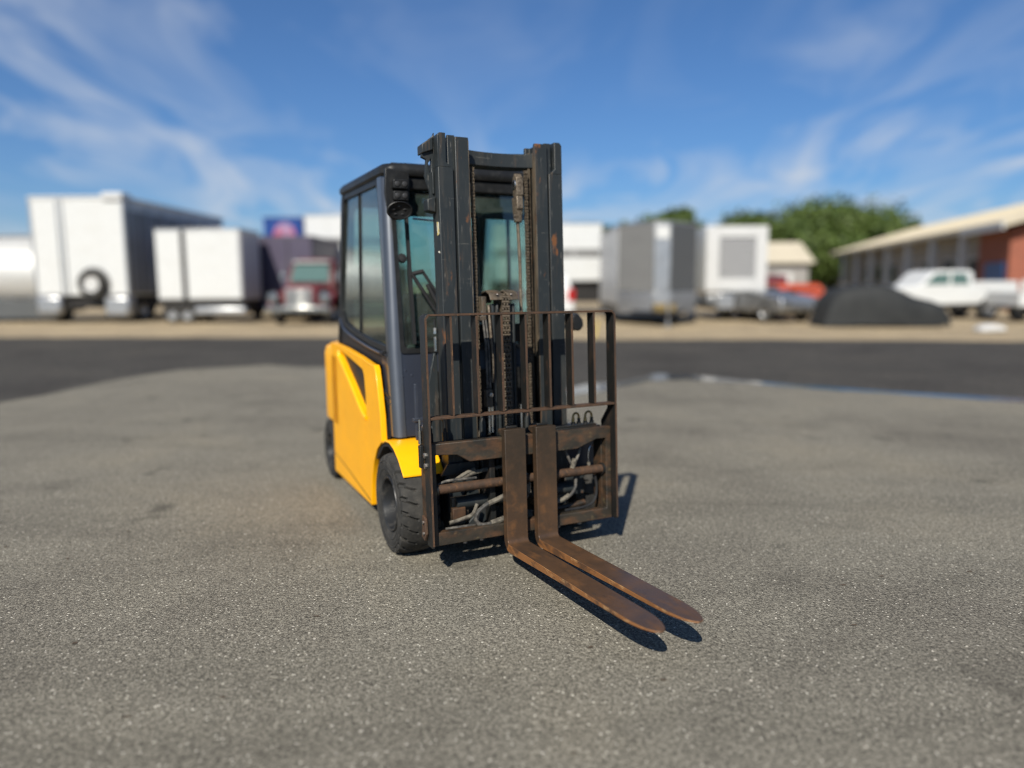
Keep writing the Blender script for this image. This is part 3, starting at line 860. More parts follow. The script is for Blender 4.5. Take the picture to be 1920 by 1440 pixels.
# hose fittings and link at the near rail
T().tube([(-0.365, 0.19, 1.07), (-0.365, 0.19, 1.145)], 0.010, 8).tube([(-0.365, 0.19, 1.16), (-0.365, 0.19, 1.19)], 0.012, 6).build('hose_fitting', 'chrome', FL)
T().tube([(-0.365, 0.19, 1.19), (-0.367, 0.19, 1.235)], 0.006, 6).build('fitting_pin', 'black_trim', FL)
T().panel([(-0.352, 0.52), (-0.395, 0.56), (-0.405, 0.90), (-0.37, 1.06), (-0.352, 1.06)], 'y', 0.15, 0.17).build('rail_gusset', 'mast_paint', FL, 0.003)
T().box(-0.455, -0.435, 0.07, 0.09, 0.60, 0.90).box(-0.47, -0.38, 0.07, 0.10, 0.70, 0.72).build('hose_guard', 'cab_paint', FL, 0.003)
for sgn in (-1, 1):                  # tilt cylinders
    B().tube([(sgn * 0.28, -0.10, 0.44), (sgn * 0.28, 0.12, 0.52)], 0.035, 14).build('tilt_cylinder', 'mast_paint', FL)

# --- free lift cylinder, its head and the chains
T().cyl((-0.035, 0.21, 0.16), (-0.035, 0.21, 1.30), 0.042, 20).build('lift_cylinder', 'mast_paint', FL)
T().cyl((-0.072, 0.262, 0.34), (-0.072, 0.262, 1.305), 0.013, 10).cyl((-0.05, 0.268, 0.34), (-0.05, 0.268, 1.305), 0.010, 10).build('guide_rod', 'mast_paint', FL)
T().cyl((0.022, 0.262, 0.34), (0.022, 0.262, 1.305), 0.013, 10).cyl((0.045, 0.262, 0.34), (0.045, 0.262, 1.305), 0.010, 10).build('guide_rod', 'mast_paint', FL)
hd = T()
prof = [(0.14, 1.315), (0.15, 1.345), (0.19, 1.372), (0.24, 1.378), (0.285, 1.36), (0.305, 1.325), (0.297, 1.322), (0.278, 1.352), (0.24, 1.368), (0.19, 1.362), (0.158, 1.338), (0.148, 1.312)]
hd.panel(prof, 'x', -0.10, -0.028)
hd = hd.build('chain_guard', 'mast_grease', FL, 0.003)
T().panel(prof, 'x', -0.004, 0.062).build('chain_guard', 'mast_grease', FL, 0.003)
T().lathe([(0.0005, -0.012), (0.062, -0.012), (0.055, -0.006), (0.055, 0.006), (0.062, 0.012), (0.0005, 0.012)], (-0.016, 0.235, 1.30), 'x', 28).build('sheave', 'chain_steel', FL)
for uu, vv in ((-0.06, 0.30), (-0.075, 0.268), (0.02, 0.295)):
    T().lathe([(0.007, 0), (0.006, 0.004), (0.0005, 0.005)], (uu, vv, 1.352), 'z', 8).build('bolt', 'steel_bolt', hd)
T().box(-0.135, -0.108, 0.22, 0.27, 1.25, 1.345).box(-0.15, -0.115, 0.22, 0.28, 1.22, 1.245).build('hose_pulley_bracket', 'mast_grease', FL, 0.004)
T().lathe([(0.0005, -0.012), (0.05, -0.012), (0.042, 0), (0.05, 0.012), (0.0005, 0.012)], (-0.12, 0.21, 1.29), 'x', 24).build('hose_pulley', 'black_plastic', FL)


def leaf_chain(u, v, w0, w1, width, pitch, name='lift_chain'):
    """Leaf chain: alternate inner and outer plates on pins."""
    m = T()
    k = 0
    w = w0
    while w < w1:
        pl_ = [(-0.5, -0.45)] if False else None
        for j in range(5):
            uo = u - width / 2 + width * j / 4
            off = 0.0 if j % 2 == k % 2 else pitch * 0.5
            a, b = w - pitch * 0.62 + off, w + pitch * 0.62 + off
            m.panel([(v - 0.004, a), (v + 0.006, a + pitch * 0.12), (v + 0.0085, a + pitch * 0.35), (v + 0.006, (a + b) / 2), (v + 0.0085, b - pitch * 0.35), (v + 0.006, b - pitch * 0.12), (v - 0.004, b)], 'x', uo - width * 0.10, uo + width * 0.10)
        m.cyl((u - width * 0.62, v, w), (u + width * 0.62, v, w), 0.0042, 6)
        w += pitch
        k += 1
    o = m.build(name, 'chain_steel', FL)
    o['kind'] = 'stuff'
    return o


leaf_chain(-0.016, 0.302, 0.40, 1.335, 0.034, 0.0245)
leaf_chain(0.152, 0.235, 0.45, 1.99, 0.016, 0.0165)
leaf_chain(-0.152, 0.235, 0.45, 1.99, 0.016, 0.0165)
# chain anchor plates at the top inside of the far rail
for sgn in (1,):
    a1 = T().panel([(0.208, 1.95), (0.235, 1.985), (0.262, 1.96), (0.265, 1.87), (0.245, 1.85), (0.215, 1.87)], 'x', 0.085, 0.125).build('chain_anchor', 'chain_steel', FL, 0.004)
    T().lathe([(0.0005, -0.004), (0.022, -0.004), (0.026, 0.0), (0.020, 0.004), (0.0005, 0.004)], (0.083, 0.235, 1.925), 'x', 18).build('anchor_pin', 'chrome', a1)
    a2 = T().panel([(0.205, 1.86), (0.268, 1.865), (0.272, 1.80), (0.262, 1.79), (0.252, 1.73), (0.225, 1.73), (0.212, 1.79)], 'x', 0.082, 0.118).build('anchor_plate', 'chain_steel', FL, 0.004)
    for w in (1.765, 1.745):
        T().lathe([(0.006, -0.003), (0.006, 0.003), (0.0005, 0.004)], (0.08, 0.24, w), 'x', 8).build('bolt', 'steel_bolt', a2)
T().tube(spline([(0.10, 0.235, 1.73), (0.107, 0.235, 1.5), (0.105, 0.24, 1.2), (0.11, 0.24, 0.6)], 5), 0.009, 8).build('chain_rod', 'chain_steel', FL)
# hoses down the centre and their terminal block
for du in (-0.133, -0.118):
    T().tube(spline([(du, 0.262, 1.27), (du, 0.30, 1.1), (du + 0.003, 0.302, 0.87)], 6), 0.0062, 8).build('hydraulic_hose', 'hose_rubber', FL)
tb = T().box(-0.145, -0.108, 0.285, 0.318, 0.775, 0.865).build('hose_block', 'mast_grease', FL, 0.004)
T().lathe([(0.013, 0), (0.012, 0.012), (0.0005, 0.013)], (-0.122, 0.318, 0.838), 'y', 6).build('bolt', 'steel_bolt', tb)
T().tube(spline([(-0.098, 0.27, 1.3), (-0.10, 0.29, 1.18), (-0.096, 0.30, 1.0), (-0.10, 0.295, 0.9)], 5), 0.0075, 8).build('hydraulic_hose', 'chain_steel', FL)
for du in (-0.125, -0.108, 0.06):
    T().tube([(du, 0.30, 0.64), (du, 0.30, 0.775)], 0.009, 8).build('hose_stub', 'chrome', FL)
for u0 in (-0.185, 0.075):
    T().panel([(u0, 0.45), (u0 + 0.03, 0.45), (u0 + 0.03, 0.70), (u0 + 0.022, 0.725), (u0 + 0.012, 0.73), (u0, 0.70)], 'y', 0.30, 0.325).build('chain_lug', 'mast_paint', FL, 0.004)

# --- carriage
VF = 0.458                           # front plane of the carriage plates
car = T()
top_bar = [(-0.500, 0.636), (0.500, 0.636), (0.500, 0.573), (0.425, 0.573), (0.31, 0.532), (-0.31, 0.532), (-0.37, 0.572), (-0.500, 0.583)]
cf = [(-0.515, 0.637), (0.515, 0.637), (0.515, 0.135), (-0.515, 0.135)]
cf_h = [(-0.480, 0.583), (-0.37, 0.573), (-0.305, 0.533), (0.305, 0.533), (0.425, 0.575), (0.483, 0.575), (0.483, 0.192), (-0.480, 0.200)]
carriage = car.panel(cf, 'y', VF - 0.045, VF, [cf_h]).build('carriage', 'carriage_steel', FL, 0.004)
T().box(-0.50, 0.50, 0.36, 0.411, 0.135, 0.165).build('lower_shelf', 'carriage_steel', carriage, 0.003)
T().box(-0.50, 0.50, 0.335, 0.412, 0.605, 0.628).build('upper_shelf', 'bar_steel', carriage, 0.003)
T().box(-0.515, -0.482, 0.33, 0.411, 0.15, 0.62).build('end_plate', 'carriage_steel', carriage, 0.003)
T().box(0.482, 0.515, 0.33, 0.411, 0.15, 0.62).build('end_plate', 'carriage_steel', carriage, 0.003)
for su in (-0.16, 0.16):
    T().box(su - 0.015, su + 0.015, 0.285, 0.40, 0.16, 0.62).build('carriage_web', 'bar_steel', carriage, 0.003)
T().cyl((-0.481, 0.425, 0.405), (0.482, 0.425, 0.405), 0.0235, 20).build('cross_shaft', 'edge_rust', FL)
for su in (-0.475, 0.476):
    T().cyl((su - 0.006, 0.425, 0.405), (su + 0.006, 0.425, 0.405), 0.031, 14).build('shaft_collar', 'bar_steel', FL)
# plate on top of the carriage with hose bends
T().box(0.20, 0.47, 0.36, 0.43, 0.628, 0.645).box(0.20, 0.45, 0.37, 0.42, 0.645, 0.655).build('valve_plate', 'bar_steel', FL, 0.003)
for u0, u1, mt in ((0.320, 0.355, 'brass'), (0.395, 0.435, 'brass')):
    path = [(u0, 0.395, 0.67)] + [((u0 + u1) / 2 - (u1 - u0) / 2 * math.cos(R(180 * k / 10)), 0.395, 0.695 + (u1 - u0) / 2 * 1.15 * math.sin(R(180 * k / 10))) for k in range(11)] + [(u1, 0.395, 0.67)]
    T().tube(path, 0.0062, 8).build('hydraulic_pipe', mt, FL)
    for uu in (u0, u1):
        T().cyl((uu, 0.395, 0.650), (uu, 0.395, 0.668), 0.012, 6).build('pipe_fitting', 'black_trim', FL)
        T().cyl((uu, 0.395, 0.668), (uu, 0.395, 0.687), 0.0085, 6).build('pipe_nut', 'brass' if (uu in (u0,)) else 'black_trim', FL)
for u0 in (-0.47, -0.395):
    T().cyl((u0, 0.36, 0.63), (u0, 0.36, 0.675), 0.014, 6).cyl((u0, 0.36, 0.675), (u0, 0.36, 0.70), 0.010, 6).build('pipe_fitting', 'black_trim', FL)
T().tube([(-0.47, 0.36, 0.69)] + [(-0.4325 - 0.0375 * math.cos(R(180 * k / 8)), 0.36, 0.715 + 0.04 * math.sin(R(180 * k / 8))) for k in range(9)] + [(-0.395, 0.36, 0.69)], 0.0075, 8).build('hydraulic_pipe', 'black_trim', FL)
T().lathe([(0.0005, -0.02), (0.022, -0.018), (0.026, 0), (0.02, 0.02), (0.0005, 0.022)], (-0.475, 0.33, 0.70), 'y', 14).build('grease_cap', 'chrome', FL)

# --- load backrest: flat bars on edge
CWD = 0.527
bt = 0.012


def flat_frame():
    o = rrect(-CWD, CWD, 0.145, 1.262, 0.02)
    return o


back = T()
r0 = [(-CWD, 0.140), (-CWD, 1.236), (-CWD + 0.006, 1.252), (-CWD + 0.02, 1.259), (CWD - 0.02, 1.259), (CWD - 0.006, 1.252), (CWD, 1.236), (CWD, 0.140),
      (CWD - bt, 0.140), (CWD - bt, 1.234), (CWD - bt - 0.012, 1.247), (-CWD + bt + 0.012, 1.247), (-CWD + bt, 1.234), (-CWD + bt, 0.140)]
back.panel(r0, 'y', 0.425, 0.503)
backrest = back.build('load_backrest', 'bar_steel', FL, 0.003)
T().panel([(-CWD + 0.001, 0.150), (-CWD + 0.001, 1.236), (-CWD + 0.02, 1.258), (CWD - 0.02, 1.258), (CWD - 0.001, 1.236), (CWD - 0.001, 0.150), (CWD - bt + 0.001, 0.150), (CWD - bt + 0.001, 1.234), (CWD - bt - 0.012, 1.248), (-CWD + bt + 0.012, 1.248), (-CWD + bt - 0.001, 1.234), (-CWD + bt - 0.001, 0.150)], 'y', 0.5032, 0.5042).build('frame_edge', 'edge_rust', backrest)
midr = T()
midr.panel([(-CWD + bt, 0.758), (CWD - bt, 0.758), (CWD - bt, 0.770), (-CWD + bt, 0.770)], 'y', 0.44, 0.500)
midr.build('cross_rail', 'edge_rust', backrest, 0.002)
gap = 2 * CWD / 8
for i in range(1, 8):
    u = -CWD + i * gap
    T().box(u - 0.006, u + 0.006, 0.440, 0.5005, 0.771, 1.246).build('bar', 'bar_steel', backrest, 0.002)
    T().box(u - 0.0055, u + 0.0055, 0.5006, 0.5016, 0.772, 1.245).build('bar_edge', 'edge_rust', backrest)
for sgn in (-1, 1):
    T().panel([(0.36, 0.60), (0.46, 0.60), (0.47, 0.70), (0.45, 0.735), (0.425, 0.735), (0.36, 0.66)], 'x', *sorted((sgn * 0.5155, sgn * 0.5265))).build('gusset', 'bar_steel', backrest, 0.002)
    for w, v in ((0.585, 0.448), (0.535, 0.452)):
        T().lathe([(0.0145, 0), (0.0145, sgn * 0.009), (0.011, sgn * 0.011), (0.0005, sgn * 0.0112)], (sgn * 0.5272, v, w), 'x', 6).build('bolt', 'steel_bolt', backrest)
    T().box(*sorted((sgn * 0.5275, sgn * 0.547)), 0.395, 0.425, 0.52, 0.63).build('side_bracket', 'bar_steel', backrest, 0.003)
    T().cyl((sgn * 0.538, 0.405, 0.635), (sgn * 0.538, 0.405, 0.70), 0.0095, 8).cyl((sgn * 0.538, 0.405, 0.70), (sgn * 0.538, 0.405, 0.755), 0.006, 8).build('side_fitting', 'chrome', backrest)
    T().panel([(0.38, 0.175), (0.425, 0.16), (0.45, 0.20), (0.44, 0.275), (0.40, 0.285)], 'x', *sorted((sgn * 0.5275, sgn * 0.541))).build('lower_clamp', 'edge_rust', backrest, 0.003)
    for w in (0.255, 0.20):
        T().lathe([(0.009, 0), (0.009, sgn * 0.008), (0.0005, sgn * 0.009)], (sgn * 0.541, 0.425, w), 'x', 6).build('bolt', 'steel_bolt', backrest)
for uu in (-0.33, -0.24, 0.20, 0.33):
    T().cyl((uu, 0.42, 0.118), (uu, 0.42, 0.136), 0.012, 6).build('bolt', 'steel_bolt', carriage)


# --- hoses and cylinders inside the carriage opening
T().cyl((-0.34, 0.33, 0.30), (0.34, 0.33, 0.30), 0.033, 16).build('side_shift_cylinder', 'mast_paint', FL)
T().box(-0.36, -0.27, 0.30, 0.335, 0.20, 0.33).build('cylinder_clamp', 'mast_grease', FL, 0.004)
T().box(0.22, 0.30, 0.30, 0.335, 0.20, 0.33).build('cylinder_clamp', 'mast_paint', FL, 0.004)
hz = [
    ('hydraulic_hose', 'hose_rubber', 0.0115, [(-0.10, 0.44, 0.325), (-0.19, 0.435, 0.31), (-0.255, 0.43, 0.27), (-0.268, 0.425, 0.225), (-0.235, 0.425, 0.195), (-0.16, 0.43, 0.203), (-0.10, 0.43, 0.215)]),
    ('hose_sleeve', 'hose_sleeve', 0.0135, [(-0.205, 0.438, 0.305), (-0.15, 0.44, 0.322), (-0.10, 0.44, 0.338)]),
    ('hose_sleeve', 'hose_sleeve', 0.0145, [(-0.19, 0.43, 0.200), (-0.13, 0.43, 0.212), (-0.075, 0.43, 0.222)]),
    ('hydraulic_hose', 'hose_sleeve', 0.0095, [(-0.40, 0.40, 0.225), (-0.33, 0.40, 0.236), (-0.28, 0.41, 0.255), (-0.25, 0.40, 0.30)]),
    ('hydraulic_hose', 'hose_sleeve', 0.010, [(-0.32, 0.37, 0.43), (-0.25, 0.37, 0.455), (-0.16, 0.37, 0.465), (-0.08, 0.37, 0.47)]),
    ('hydraulic_hose', 'hose_sleeve', 0.010, [(-0.36, 0.375, 0.425), (-0.30, 0.37, 0.455), (-0.24, 0.36, 0.47)]),
    ('hydraulic_hose', 'hose_rubber', 0.007, [(-0.46, 0.40, 0.42), (-0.42, 0.41, 0.438), (-0.35, 0.41, 0.44), (-0.25, 0.40, 0.435)]),
    ('hydraulic_hose', 'hose_rubber', 0.011, [(-0.42, 0.39, 0.19), (-0.30, 0.40, 0.192), (-0.18, 0.40, 0.188), (-0.05, 0.40, 0.196)]),
    ('hydraulic_hose', 'hose_rubber', 0.0075, [(0.24, 0.40, 0.575), (0.27, 0.41, 0.50), (0.295, 0.415, 0.44)]),
    ('hydraulic_hose', 'hose_rubber', 0.0075, [(0.355, 0.40, 0.575), (0.345, 0.41, 0.51), (0.31, 0.415, 0.44)]),
    ('hose_sleeve', 'hose_sleeve', 0.0135, [(0.285, 0.42, 0.40), (0.30, 0.42, 0.44), (0.31, 0.42, 0.475)]),
    ('hydraulic_hose', 'hose_rubber', 0.0085, [(0.32, 0.41, 0.375), (0.31, 0.42, 0.32), (0.26, 0.43, 0.275), (0.17, 0.43, 0.255)]),
    ('hose_sleeve', 'hose_sleeve', 0.0125, [(0.265, 0.43, 0.285), (0.22, 0.43, 0.265), (0.155, 0.43, 0.265)]),
    ('hydraulic_hose', 'black_plastic', 0.008, [(0.44, 0.41, 0.37), (0.45, 0.41, 0.30), (0.435, 0.41, 0.235), (0.38, 0.41, 0.205), (0.25, 0.41, 0.20)]),
    ('cable', 'chrome', 0.0032, [(0.40, 0.415, 0.43), (0.398, 0.415, 0.49), (0.41, 0.415, 0.53), (0.435, 0.41, 0.535)]),
    ('hose_sleeve', 'hose_sleeve', 0.0085, [(0.40, 0.415, 0.405), (0.40, 0.415, 0.445)]),
    ('hydraulic_hose', 'carriage_steel', 0.016, [(0.10, 0.36, 0.20), (0.28, 0.36, 0.205), (0.40, 0.36, 0.215)]),
    ('hydraulic_hose', 'hose_rubber', 0.009, [(-0.02, 0.42, 0.46), (0.02, 0.43, 0.42), (0.03, 0.43, 0.34), (0.0, 0.42, 0.28)]),
    ('hose_sleeve', 'hose_sleeve', 0.012, [(0.02, 0.43, 0.38), (0.03, 0.43, 0.33)]),
]
for nm, mt, rr, pts in hz:
    T().tube(spline(pts, 6), rr, 8).build(nm, mt, FL)
T().panel([(-0.30, 0.165), (-0.06, 0.165), (-0.10, 0.26), (-0.19, 0.265)], 'y', 0.31, 0.33).build('shifter_bracket', 'mast_paint', FL, 0.004)
T().box(-0.37, -0.30, 0.34, 0.37, 0.20, 0.285).build('shifter_block', 'carriage_steel', FL, 0.004)
T().panel([(-0.40, 0.44), (-0.18, 0.44), (-0.22, 0.50), (-0.36, 0.50)], 'y', 0.28, 0.30).build('shifter_bracket', 'mast_paint', FL, 0.004)
T().box(0.30, 0.42, 0.30, 0.33, 0.255, 0.36).build('shifter_block', 'mast_paint', FL, 0.004)

# --- forks
def fork(uc):
    W2 = 0.0575
    vf, wf = 0.5065, 0.104
    wt_ = 0.679
    tk = 0.043
    L = 1.178
    # shank and heel as one bent bar; blade tapers in thickness, then narrows to a nose
    cl = []                          # rings: (centre line outer/top point, bottom point, half width)
    rings = []
    def ring(pt_top, pt_bot, h):
        rings.append([(uc - h, *pt_top), (uc + h, *pt_top), (uc + h, *pt_bot), (uc - h, *pt_bot)])
    ring((vf, wt_), (vf - tk, wt_), W2)
    ring((vf, 0.30), (vf - tk, 0.30), W2)
    ring((vf, 0.20), (vf - tk, 0.20), W2)
    ring((vf, wf + 0.03), (vf - tk, wf + 0.03), W2)
    for k in range(1, 8):            # heel bend
        a = R(90 * k / 8)
        ci = (vf + 0.022, wf + 0.022)
        ri, ro = 0.022, 0.022 + tk
        ring((ci[0] - ri * math.cos(a), ci[1] - ri * math.sin(a)), (ci[0] - ro * math.cos(a), ci[1] - ro * math.sin(a)), W2)
    n = 30
    for k in range(n + 1):
        t = 1 - (1 - k / n) ** 1.7
        v = vf + 0.026 + (L - 0.026) * t
        th = tk * (1 - t) + 0.011 * t
        d = L - (v - vf)
        h = W2
        if d < 0.19:
            q = d / 0.19
            h = W2 * math.sqrt(max(0.0, 1 - (1 - q) ** 2.3)) if q > 0 else 0
        ring((v, wf - 0.004 * max(0, 1 - d / 0.10)), (v, wf - th), max(h, 0.007))
    m = T().loft(rings)
    o = m.build('fork', ['fork_steel', 'fork_edge'], FL, 0.003)
    for p in o.data.polygons:
        c = p.center
        if abs(p.normal.x) > 0.55 and c.z < 0.30 and -c.y > 0.50:
            p.material_index = 1
    T().panel([(VF - 0.02, 0.640), (vf - tk + 0.004, 0.640), (vf - tk + 0.004, 0.676), (VF - 0.045, 0.676), (VF - 0.06, 0.655)], 'x', uc - 0.05, uc + 0.05).build('fork_hook', 'carriage_steel', o, 0.004)
    T().box(uc - 0.03, uc + 0.03, vf - tk - 0.012, vf - tk + 0.004, wt_, wt_ + 0.012).build('fork_latch', 'bar_steel', o, 0.003)
    return o


fork(-0.0772)
fork(0.0964)
# ------------------------------------------------------------------ yard behind the forklift
def gx(px, Y):
    return (px - 960) / F_PX * Y * 0.995


def gz(py, Y, px=960):
    return CAM_H + (530.6 - 0.00415 * (px - 960) - py) / F_PX * Y * 1.005


def road_wheel(parent, x, y, r, w, axis='x', rim='aluminium', z=None):
    """Wheel whose axle runs along AXIS."""
    hw = w / 2
    m = MB().lathe([(r * 0.58, -hw * 0.8), (r * 0.75, -hw), (r * 0.94, -hw * 0.92), (r, -hw * 0.6), (r, hw * 0.6), (r * 0.94, hw * 0.92), (r * 0.75, hw), (r * 0.58, hw * 0.8)], (0, 0, 0), axis, 28, True)
    o = m.build('wheel', 'tyre_rubber', parent)
    o.location = (x, y, r if z is None else z)
    m = MB().lathe([(0.004, -hw * 0.5), (r * 0.2, -hw * 0.55), (r * 0.25, -hw * 0.35), (r * 0.5, -hw * 0.3), (r * 0.6, -hw * 0.85), (r * 0.6, hw * 0.85), (r * 0.5, hw * 0.3), (r * 0.25, hw * 0.35), (r * 0.2, hw * 0.55), (0.004, hw * 0.5)], (0, 0, 0), axis, 24)
    m.build('rim', rim, o)
    return o


def bxp(name, parent, mat, x0, x1, y0, y1, z0, z1, bevel=0.02, label=None):
    return MB().box(x0, x1, y0, y1, z0, z1).build(name, mat, parent, bevel, label=label)


# --- polished tank trailer at the left edge
t = thing('tank_trailer', 'polished silver tank trailer at the left edge of the yard', 'trailer', (-22.6, 29.5, 0), R(4))
MB().lathe([(0.01, -5.6), (0.8, -5.56), (1.25, -5.42), (1.46, -5.2), (1.5, -4.9), (1.5, 4.6), (1.46, 4.95), (1.2, 5.2), (0.8, 5.32), (0.01, 5.36)], (0, 0, 1.84), 'x', 48).build('tank', 'polished_tank', t)
for x in (-4.2, -2.1, 0, 2.1, 4.2):
    MB().lathe([(1.495, -0.04), (1.52, -0.04), (1.52, 0.04), (1.495, 0.04)], (x, 0, 1.84), 'x', 48, True).build('tank_band', 'aluminium', t)
bxp('walkway', t, 'aluminium', -4.5, 4.2, -0.35, 0.35, 3.36, 3.40)
bxp('chassis_rail', t, 'chassis_black', -5.3, 5.0, -0.55, 0.55, 0.50, 0.85)
bxp('side_skirt', t, 'grey_panel_dark', -3.0, 5.0, -1.42, -1.34, 0.12, 0.85)
bxp('fender', t, 'aluminium', 1.2, 4.4, -1.2, -0.6, 1.05, 1.10)
for x in (2.0, 3.3):
    for y in (-0.95, 0.95):
        road_wheel(t, x, y, 0.5, 0.5, 'y')
MB().cyl((-3.6, -0.8, 0), (-3.6, -0.8, 0.9), 0.07, 8).build('landing_leg', 'chassis_black', t)

# --- tall white box trailer, its long side in shade
Y0 = 27.5
x0, x1 = gx(72, Y0), gx(246, Y0)
W = x1 - x0
H_ = gz(374, Y0, 160)
t = thing('box_trailer', 'tall white box trailer with a spare wheel, leftmost of the white boxes', 'trailer', (x0, Y0, 0))
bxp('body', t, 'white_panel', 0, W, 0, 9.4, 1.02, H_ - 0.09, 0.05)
bxp('roof_cap', t, 'white_trim', -0.03, W + 0.03, -0.03, 9.43, H_ - 0.09, H_, 0.03)
bxp('nose_cap', t, 'white_trim', W - 0.75, W + 0.02, -0.10, 0.6, H_ - 0.16, H_ + 0.12, 0.05)
for x in (0.0, 1.0, 1.18, W - 0.07):
    bxp('corner_post', t, 'aluminium', x, x + 0.07, -0.04, 0.0, 1.0, H_ - 0.09, 0.01)
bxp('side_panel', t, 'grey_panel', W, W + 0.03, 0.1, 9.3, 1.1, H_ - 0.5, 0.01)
for k in range(7):
    bxp('side_post', t, 'aluminium', W + 0.03, W + 0.06, 0.3 + 1.4 * k, 0.36 + 1.4 * k, 1.1, H_ - 0.15, 0.005)
bxp('lower_skirt', t, 'aluminium', 0.0, 0.95, -0.12, 0.3, 0.30, 1.02, 0.12)
bxp('lower_skirt', t, 'aluminium', W - 0.95, W, -0.12, 0.5, 0.22, 1.0, 0.12)
bxp('chassis_rail', t, 'chassis_black', 0.2, W - 0.2, 0.2, 9.2, 0.55, 1.02)
sp = road_wheel(t, gx(182, Y0) - x0, -0.16, 0.52, 0.28, 'y', 'white_trim', z=gz(532, Y0, 182))
MB().cyl((gx(182, Y0) - x0, -0.02, gz(532, Y0, 182)), (gx(182, Y0) - x0, 0.03, gz(532, Y0, 182)), 0.62, 24).build('wheel_well', 'grey_panel', t)
for y in (1.2, 6.8, 8.0):
    for x in (0.25, W - 0.25):
        road_wheel(t, x, y, 0.45, 0.3, 'x')

# --- smaller white trailer with two pale panels
Y0 = 27.0
x0, x1 = gx(299, Y0), gx(457, Y0)
W = x1 - x0
zt, zb = gz(434, Y0, 380), gz(562, Y0, 380)
t = thing('cargo_trailer', 'low white cargo trailer of two panels beside the purple trailer', 'trailer', (x0, Y0, 0))
bxp('body', t, 'white_trim', 0.0, W, 0.03, 2.1, zb, zt, 0.03)
s1, s2 = gx(346, Y0) - x0, gx(356, Y0) - x0
bxp('panel', t, 'white_panel', 0.04, s1, -0.02, 0.029, zb + 0.05, zt - 0.05, 0.01)
bxp('panel', t, 'white_panel', s2, W - 0.05, -0.02, 0.029, zb + 0.05, zt - 0.05, 0.01)
bxp('door_gap', t, 'chassis_black', s1 + 0.01, s2 - 0.01, 0.0, 0.028, zb, zt - 0.03, 0.0)
bxp('roof_rail', t, 'aluminium', -0.02, W + 0.02, 0.0, 2.12, zt, zt + 0.05, 0.01)
bxp('chassis_rail', t, 'chassis_black', 0.1, W - 0.1, 0.1, 2.0, 0.35, zb)
bxp('fender', t, 'aluminium', 1.35, W + 0.12, -0.12, 0.25, 0.30, 0.60, 0.08)
for x in (0.45, 1.0):
    road_wheel(t, x, 0.15, 0.36, 0.24, 'y')
    road_wheel(t, x, 1.9, 0.36, 0.24, 'y')

# --- dark purple enclosed trailer
Y0 = 29.6
x0, x1 = gx(453, Y0), gx(592, Y0)
W = x1 - x0
zt = gz(445, Y0, 520)
t = thing('enclosed_trailer', 'dark purple enclosed trailer behind the red truck', 'trailer', (x0, Y0, 0))
bxp('body', t, 'purple_panel', 0, W, 0, 5.0, 0.42, zt - 0.06, 0.04)
bxp('roof_cap', t, 'purple_panel', -0.03, W + 0.03, -0.03, 5.03, zt - 0.06, zt, 0.02)
for k in range(4):
    bxp('side_post', t, 'chassis_black', 0.02 + k * (W - 0.08) / 3, 0.06 + k * (W - 0.08) / 3, -0.015, 0.0, 0.45, zt - 0.07, 0.0)
bxp('bumper', t, 'chassis_black', 0.1, W - 0.1, -0.15, 0.0, 0.30, 0.44)
for x in (0.25, W - 0.25):
    road_wheel(t, x, 1.2, 0.36, 0.24, 'x')
    road_wheel(t, x, 3.4, 0.36, 0.24, 'x')

# --- blue box trailer with a round emblem, only its top shows
Y0 = 37.0
x0, x1 = gx(502, Y0), gx(574, Y0)
W = x1 - x0
zt = gz(414, Y0, 540)
t = thing('blue_trailer', 'blue box trailer with a red and white emblem above the purple trailer', 'trailer', (x0, Y0, 0))
bxp('body', t, 'blue_panel', 0, W, 0, 6.0, 0.9, zt, 0.05)
bxp('roof_cap', t, 'blue_panel', -0.03, W + 0.03, -0.03, 6.0, zt, zt + 0.06, 0.02)
MB().lathe([(0.55, 0.0), (0.55, -0.03), (0.01, -0.03)], (gx(541, Y0) - x0, -0.002, gz(442, Y0, 541)), 'y', 32).build('emblem', 'emblem_paint', t)
bxp('chassis_rail', t, 'chassis_black', 0.2, W - 0.2, 0.2, 5.8, 0.5, 0.9)
for x in (0.2, W - 0.2):
    road_wheel(t, x, 1.5, 0.5, 0.3, 'x')
    road_wheel(t, x, 4.6, 0.5, 0.3, 'x')

